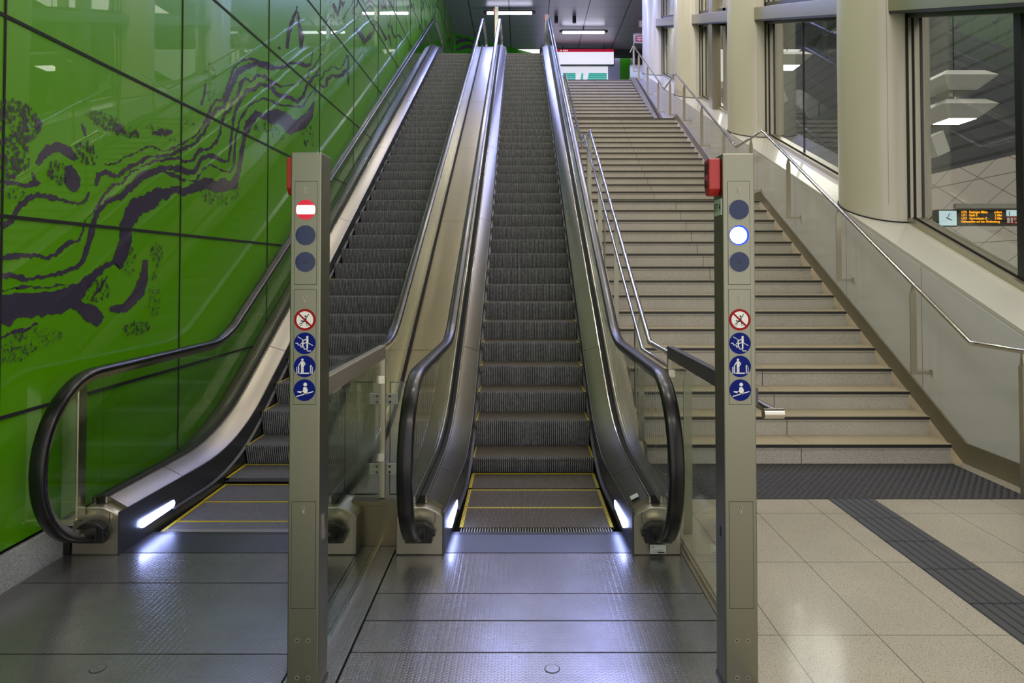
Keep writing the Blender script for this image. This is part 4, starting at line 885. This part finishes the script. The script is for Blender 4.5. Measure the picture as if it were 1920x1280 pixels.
def signal(x0, x1, y0, y1, lit, label):
    S = empty('signal_post', ((x0+x1)/2, (y0+y1)/2, 0), label, 'signal post', 'signal posts')
    H = 2.262; xc = (x0+x1)/2; w = x1-x0
    b = MB(); b.box(x0, x1, y0, y1, 0, H); obj('body', b, 'steel_post', S, bevel=.005)
    b = MB(); b.box(x0-.004, x1+.004, y0-.004, y1+.004, 0, .012); obj('base_plate', b, 'steel_dark', S)
    d = y0/1266.0
    def Z(v): return 1.7617-(v-506.8)*d
    # upper lamp panel, lower sign panel, service door
    b = MB(); b.box(xc-.0465, xc+.0465, y0-.0015, y0, Z(533), Z(340)); pa = obj('lamp_panel', b, 'steel_post', S, bevel=.001)
    b = MB(); b.box(xc-.0465, xc+.0465, y0-.0015, y0, Z(756), Z(543)); pb = obj('sign_panel', b, 'steel_post', S, bevel=.001)
    b = MB(); b.box(xc-.050, xc+.050, y0-.0008, y0, Z(1132), Z(937)); pc = obj('service_door', b, 'steel_post', S)
    for hw, za, zb_, pr in ((.0475, Z(534), Z(339), pa), (.0475, Z(757), Z(542), pb), (.051, Z(1133), Z(936), pc)):
        b = MB(); frame(b, xc-hw, xc+hw, za, zb_, y0, .0014, .0008); obj('panel_joint', b, 'black_gap', pr)
    yp = y0-.0015
    keyhole(xc, Z(353), yp, pa); keyhole(xc, Z(557), yp, pb); keyhole(xc, Z(947), y0-.0008, pc)
    for i, v in enumerate((393, 441, 491)):
        z = Z(v); r = .0425
        b = MB(); n = 36
        for k in range(n):
            a0, a1 = 6.2832*k/n, 6.2832*(k+1)/n
            b.prism([(xc+r*math.cos(a0), z+r*math.sin(a0)), (xc+r*math.cos(a1), z+r*math.sin(a1)), (xc+(r+.004)*math.cos(a1), z+(r+.004)*math.sin(a1)), (xc+(r+.004)*math.cos(a0), z+(r+.004)*math.sin(a0))], 'y', yp-.002, yp)
        obj('lens_ring', b, 'steel_post', pa)
        red, blue = (lit == 'red' and i == 0), (lit == 'blue' and i == 1)
        b = MB(); disc(b, xc, z, yp, r, .0025 if not (red or blue) else .0015)
        ls = obj('signal_lens', b, 'lens_red' if red else ('emit_blue_rim' if blue else 'lens_off'), pa)
        if red:
            pts = [(xc+r*.93*math.cos(a), z+max(-.42, min(.42, math.sin(a)))*r) for a in [6.2832*k/40 for k in range(40)]]
            b = MB(); b.prism(pts, 'y', yp-.0022, yp-.0015); obj('lit_bar', b, 'emit_red', ls)
        elif blue:
            b = MB(); disc(b, xc-.003, z, yp-.0015, r*.84, .0012); obj('lit_field', b, 'emit_blue', ls)
        elif i == 2:
            b = MB()
            for dx in (-.005, .005): b.box(xc+dx-.0015, xc+dx+.0015, yp-.003, yp-.0024, z-.009, z+.009)
            obj('symbol', b, 'ink', ls)
    for kd, v in enumerate((599, 643, 686, 730)): pictogram(kd, xc, Z(v), yp, .0455, pb)
    for v in (1191, 1259):
        for dx in (-.0225, .0235):
            b = MB(); disc(b, xc+dx, Z(v), y0, .0100, .002, 18); sc_ = obj('screw', b, 'steel_cap', S)
            b = MB(); disc(b, xc+dx, Z(v), y0-.002, .0040, .0004, 8); obj('screw_recess', b, 'ink', sc_)
    # red stop switch on the left side
    b = MB(); dp = .052 if lit == 'blue' else .026
    b.prism([(y0+.02, H-.15), (y0+.02, H-.018), (y0+.10, H-.018), (y0+.10, H-.14), (y0+.075, H-.178), (y0+.045, H-.178)], 'x', x0-dp, x0-.001)
    em = obj('emergency_stop', b, 'red', S, bevel=.005)
    b = MB(); b.box(x0-dp-.001, x0-dp+.0, y0+.035, y0+.085, H-.085, H-.035); b.cyl((x0-dp-.004, y0+.06, H-.125), 'x', .018, .006, 18); obj('stop_button', b, 'red_dark', em)
    return S, H
s1, H = signal(-.972, -.842, 2.848, 2.985, 'red', 'stainless steel signal post with the red lamp lit, in front of the left escalator')
b = MB(); b.box(-.842, -.836, 2.90, 2.93, .62, .72); obj('hinge', b, 'chrome', s1)
s2, H = signal(.862, .998, 2.872, 3.01, 'blue', 'stainless steel signal post with the blue-white lamp lit, left of the stairs')
b = MB(); b.box(.858, .862, 2.885, 2.985, 2.000, 2.070); lb = obj('number_label', b, 'label_white', s2)
obj('number_text', text_mb('FT 4', .048, (.8575, 2.980, 2.018), 'x-', .0006), 'ink', lb)
b = MB(); b.box(.859, .862, 2.93, 2.936, .62, .66); obj('key_slot', b, 'charcoal', s2)
# small label plates on the right newel
xn = .11+.735
b = MB(); b.box(xn-.048, xn+.048, 4.190, 4.2035, .022, .076) ; nl = obj('rating_label', b, 'label_white', e2)
tx = text_mb('CE', .016, (xn-.042, 4.1895, .056), 'y-', .0002); obj('label_text', tx, 'ink', nl)
b = MB()
for k in range(3): b.box(xn-.042, xn+.01+.01*k, 4.1893, 4.1898, .030+.007*k, .0315+.007*k)
b.box(xn+.0, xn+.04, 4.1893, 4.1898, .026, .034); obj('label_print', b, 'ink', nl)
b = MB(); b.add([(.11+.60, 4.36, .292), (.11+.648, 4.36, .316), (.11+.648, 4.43, .316), (.11+.60, 4.43, .292)], [(0, 1, 2, 3)]); obj('deck_label', b, 'label_white', e2)
# ------------------------------------------------------------------ upper hall fittings
def ceiling_light(x, y, label, z=11.78):
    o = empty('ceiling_light', (x, y, z), label, 'ceiling light', 'tube lights under the upper ceiling')
    b = MB(); b.box(x-.93, x+.93, y-.06, y+.06, z+.05, z+.11); b.box(x-1.02, x-.90, y-.04, y+.04, z+.0, z+.10); b.box(x+.90, x+1.02, y-.04, y+.04, z, z+.10); b.box(x-.02, x+.02, y-.02, y+.02, z+.1, 12.0); obj('housing', b, 'steel_dark', o)
    b = MB(); b.box(x-.88, x+.88, y-.055, y+.055, z-.04, z+.05); obj('tube', b, 'emit_tube', o, bevel=.02)
    return o
ORD = ['', 'second', 'third', 'fourth', 'fifth', 'sixth', 'seventh']
for q, y in enumerate(ROW_A):
    ceiling_light(-.43, y, 'lit tube light under the ceiling, above and between the two escalators' if q == 0 else '%s tube light from the upper end of the row over the escalators' % ORD[q], 11.80)
for q, y in enumerate(ROW_B):
    ceiling_light(2.66, y, 'lit tube light under the ceiling above the head of the stairs' if q == 0 else '%s tube light from the upper end of the row over the stairs' % ORD[q], 11.80)
for x, nm in ((1.44, 'dark round ceiling spotlight, left one of the pair'), (2.17, 'dark round ceiling spotlight, right one of the pair')):
    b = MB(); b.cyl((x, 27.0, 11.74), 'z', .075, .26, 24); o = obj('ceiling_spotlight', b, 'charcoal', origin=(x, 27.0, 11.9), smooth=40); tag(o, nm, 'spotlight', 'ceiling spotlights')
# back-lit station sign box
o = empty('hanging_sign', (2.9, 30.5, 11.1), 'white back-lit sign box with a red strip along its top, hanging above the stairhead', 'sign')
b = MB(); b.box(1.4, 4.27, 30.5, 30.75, 11.11, 11.84); obj('box', b, 'charcoal', o)
b = MB(); b.box(1.9, 1.94, 30.6, 30.64, 11.83, 12.0); b.box(3.8, 3.84, 30.6, 30.64, 11.83, 12.0); obj('hanger', b, 'charcoal', o)
b = MB(); b.box(1.43, 4.24, 30.49, 30.5, 11.13, 11.695); obj('lit_panel', b, 'emit_sign', o)
b = MB(); b.box(1.43, 4.24, 30.485, 30.5, 11.70, 11.82); rs = obj('red_strip', b, 'emit_redstrip', o)
b = MB()
for x in (1.82, 1.95, 2.02, 2.1): b.box(x, x+.05, 30.48, 30.485, 11.735, 11.785)
obj('lettering', b, 'emit_sign', rs)
o = empty('shop_front', (2.6, 31.9, UP), 'brightly lit white shop front with teal blinds behind the stairhead', 'shop front')
b = MB(); b.box(1.2, 4.16, 31.9, 32.15, UP, 11.5); obj('lit_panel', b, 'emit_sign', o)
b = MB()
for k in range(7):
    z = 10.52+.09*k
    for xa, xb in ((1.9, 2.62), (2.78, 2.98), (3.12, 4.1)): b.box(xa+.02*k, xb, 31.88, 31.9, z, z+.072)
obj('blind', b, 'emit_teal', o)
b = MB(); b.box(1.2, 4.2, 31.86, 31.92, 11.5, 11.56); obj('frame', b, 'sign_blue', o)
# hygiene notice and green waste area
o = empty('notice_board', (4.3, 24.2, UP), 'framed red and white notice board on posts at the head of the stairs', 'notice board')
b = MB(); b.box(4.08, 4.11, 24.2, 24.24, UP, UP+1.95); b.box(4.62, 4.65, 24.2, 24.24, UP, UP+1.95); b.box(4.08, 4.65, 24.2, 24.24, UP+1.92, UP+1.95); obj('frame', b, 'steel_frame', o)
b = MB(); b.box(4.11, 4.62, 24.21, 24.23, UP+1.60, UP+1.92); nb_ = obj('board', b, 'plate_grey', o)
b = MB(); b.box(4.16, 4.6, 24.205, 24.21, UP+1.66, UP+1.87); rb = obj('red_field', b, 'sign_red', nb_)
mb = text_mb('Hygiene\nHygiene', .085, (4.19, 24.204, UP+1.79), 'y-'); obj('notice_text', mb, 'sign_white', rb)
b = MB(); b.cyl((3.93, 23.6, UP), 'z', .06, .12, 16, .03); o = obj('litter_bag', b, 'sign_blue', origin=(3.93, 23.6, UP)); tag(o, 'small dark blue bag lying at the top right corner of the stairs', 'bag')
# steel pylon on the upper floor between the escalators
o = empty('signal_post', (-.93, 21.9, UP), 'stainless steel post with red stop switch at the top between the escalators', 'signal post', 'signal posts')
b = MB(); b.box(-.87, -.75, 22.5, 22.64, UP, UP+2.25); obj('body', b, 'steel_post', o, bevel=.005)
b = MB(); b.box(-.91, -.87, 22.52, 22.6, UP+2.0, UP+2.2); obj('emergency_stop', b, 'red', o)
o = empty('signal_post', (.76, 22.6, UP), 'far steel post almost hidden behind the top of the right escalator handrail', 'signal post', 'signal posts')
b = MB(); b.box(.84, .97, 23.0, 23.14, UP, UP+2.2); obj('body', b, 'steel_post', o, bevel=.005)
b = MB(); b.box(.80, .84, 23.02, 23.1, UP+1.98, UP+2.18); obj('emergency_stop', b, 'red', o)
# ------------------------------------------------------------------ platform hall fittings behind the windows
BY = 12.0
def BX(u): return (u-975.5)*BY/1266
def BZ(v): return 1.7617-(v-506.8)*BY/1266
o = empty('departure_board', (BX(1840), BY, BZ(390)), 'dark hanging departure board with amber text, seen through the first window', 'departure board')
b = MB(); b.box(BX(1797), BX(1922), BY, BY+.16, BZ(423), BZ(391)); obj('case', b, 'black', o, bevel=.004)
b = MB(); b.box(BX(1795), BX(1960), BY+.02, BY+.1, BZ(390), BZ(381)); obj('hanger', b, 'plate_grey', o)
am = MB()
rows = [('U72', 'Ratingen Mitte', 'sofort'), ('U71', 'Rath S', '2 Min'), ('U73', 'Gerresheim S', '3 Min')]
for i, (a, c, d) in enumerate(rows):
    z = BZ(399.3+6.0*i)
    for s, u, al in ((a, 1803.5, 'LEFT'), (c, 1818, 'LEFT'), (d, 1879.5, 'RIGHT')):
        t_ = text_mb(s, .056, (BX(u), BY-.004, z), 'y-', .0016, al); am.add(t_.v, t_.f)
t_ = text_mb('Haltestellen auf der Grafenberg', .054, (BX(1802.5), BY-.004, BZ(417.0)), 'y-', .0014); am.add(t_.v, t_.f)
obj('board_text', am, 'emit_amber', o)
b = MB(); b.box(BX(1888), BX(1913), BY-.006, BY, BZ(405), BZ(393.5)); ip = obj('info_panel', b, 'emit_clock', o)
mb = text_mb('i', .10, (BX(1892), BY-.008, BZ(403.5)), 'y-', .003); t_ = text_mb('\u2198', .07, (BX(1905), BY-.008, BZ(403.5)), 'y-'); 
bar(mb, (BX(1906.5), BZ(399)), (BX(1911), BZ(403)), .008, BY-.007); bar(mb, (BX(1911), BZ(403)), (BX(1907.5), BZ(403)), .008, BY-.007); bar(mb, (BX(1911), BZ(403)), (BX(1911), BZ(399.5)), .008, BY-.007)
obj('info_symbol', mb, 'ink', ip)
b = MB(); b.box(BX(1888), BX(1914), BY-.006, BY, BZ(420), BZ(405.5)); rp = obj('red_panel', b, 'sign_red', o)
b = MB()
for u0, u1 in ((1889, 1893.5), (1896, 1899.5)): b.box(BX(u0), BX(u1), BY-.008, BY-.006, BZ(417.5), BZ(408))
for k, rr in enumerate((.015, .03, .045)):
    for s in (-1, 1):
        for q in range(5):
            a0, a1 = R(-45+18*q), R(-45+18*(q+1)); cx_, cz_ = BX(1907), BZ(410.5)
            bar(b, (cx_+s*rr*math.cos(a0), cz_+rr*math.sin(a0)), (cx_+s*rr*math.cos(a1), cz_+rr*math.sin(a1)), .007, BY-.006, .002)
b.box(BX(1904), BX(1911), BY-.008, BY-.006, BZ(418), BZ(416)); obj('red_symbols', b, 'sign_white', rp)
o = empty('station_clock', (BX(1777), BY, BZ(408)), 'square pale clock hanging left of the departure board', 'clock')
b = MB(); b.box(BX(1759), BX(1796), BY-.0, BY+.15, BZ(424.5), BZ(392.5)); obj('case', b, 'black', o)
b = MB(); b.box(BX(1761.5), BX(1794), BY-.008, BY, BZ(422.5), BZ(395)); dl = obj('dial', b, 'emit_clock', o)
b = MB(); cc = (BX(1777), BZ(409)); bar(b, cc, (BX(1781), BZ(399.5)), .012, BY-.008, .002); bar(b, cc, (BX(1785.5), BZ(413)), .016, BY-.008, .002); bar(b, cc, (BX(1774), BZ(407.5)), .016, BY-.008, .002); obj('hands', b, 'ink', dl)
def pendant(x, y, z, w, lit, label, top):
    o = empty('pendant_lamp', (x, y, z), label, 'pendant lamp', 'white pendant lamps in the platform hall')
    b = MB(); h, t_ = w/2, w*.26
    b.add([(x-h, y-h, z), (x+h, y-h, z), (x+h, y+h, z), (x-h, y+h, z), (x-t_, y-t_, z-.22*w), (x+t_, y-t_, z-.22*w), (x+t_, y+t_, z-.22*w), (x-t_, y+t_, z-.22*w), (x-h*.7, y-h*.7, z+.12*w), (x+h*.7, y-h*.7, z+.12*w), (x+h*.7, y+h*.7, z+.12*w), (x-h*.7, y+h*.7, z+.12*w)],
          [(0, 1, 5, 4), (1, 2, 6, 5), (2, 3, 7, 6), (3, 0, 4, 7), (0, 1, 9, 8), (1, 2, 10, 9), (2, 3, 11, 10), (3, 0, 8, 11), (8, 9, 10, 11)])
    obj('shade', b, 'white_plastic', o)
    b = MB(); b.box(x-t_*.95, x+t_*.95, y-t_*.95, y+t_*.95, z-.225*w, z-.205*w); obj('diffuser', b, 'emit_white' if lit else 'plate_grey', o)
    b = MB(); b.tube([(x, y, z+.1*w), (x, y, top)], .012, 8); obj('cable', b, 'black', o)
pendant(7.75, 12.0, 5.13, .95, False, 'unlit white pendant lamp seen through the first window, upper of two', 12)
pendant(7.75, 12.0, 4.63, .95, True, 'lit white pendant lamp seen through the first window, lower of two', 4.93)
pendant(7.4, 18.6, 7.6, 1.0, True, 'lit white pendant lamp seen through the second window', 12)
for (x, y, z, nm) in ((7.05, 18.2, 6.6, 'white floodlight box seen through the second window'), (7.28, 11.7, 4.08, 'white floodlight box seen at the left edge of the first window')):
    b = MB(); b.prism([(x-.13, z), (x+.08, z+.12), (x+.2, z-.24), (x-.02, z-.34)], 'y', y, y+.3)
    o = obj('floodlight', b, 'white_plastic', origin=(x, y, z)); tag(o, nm, 'floodlight')
area('hall_fill_light', (9.0, 9.0, 11.0), 4, 6, 300, (1, .95, .88))  # unseen fill light added to brighten the platform hall, without a fitting
area('hall_fill_light', (9.0, 22.0, 11.0), 4, 6, 300, (1, .95, .88))  # second added fill for the far end of the hall
bpy.context.view_layer.update()
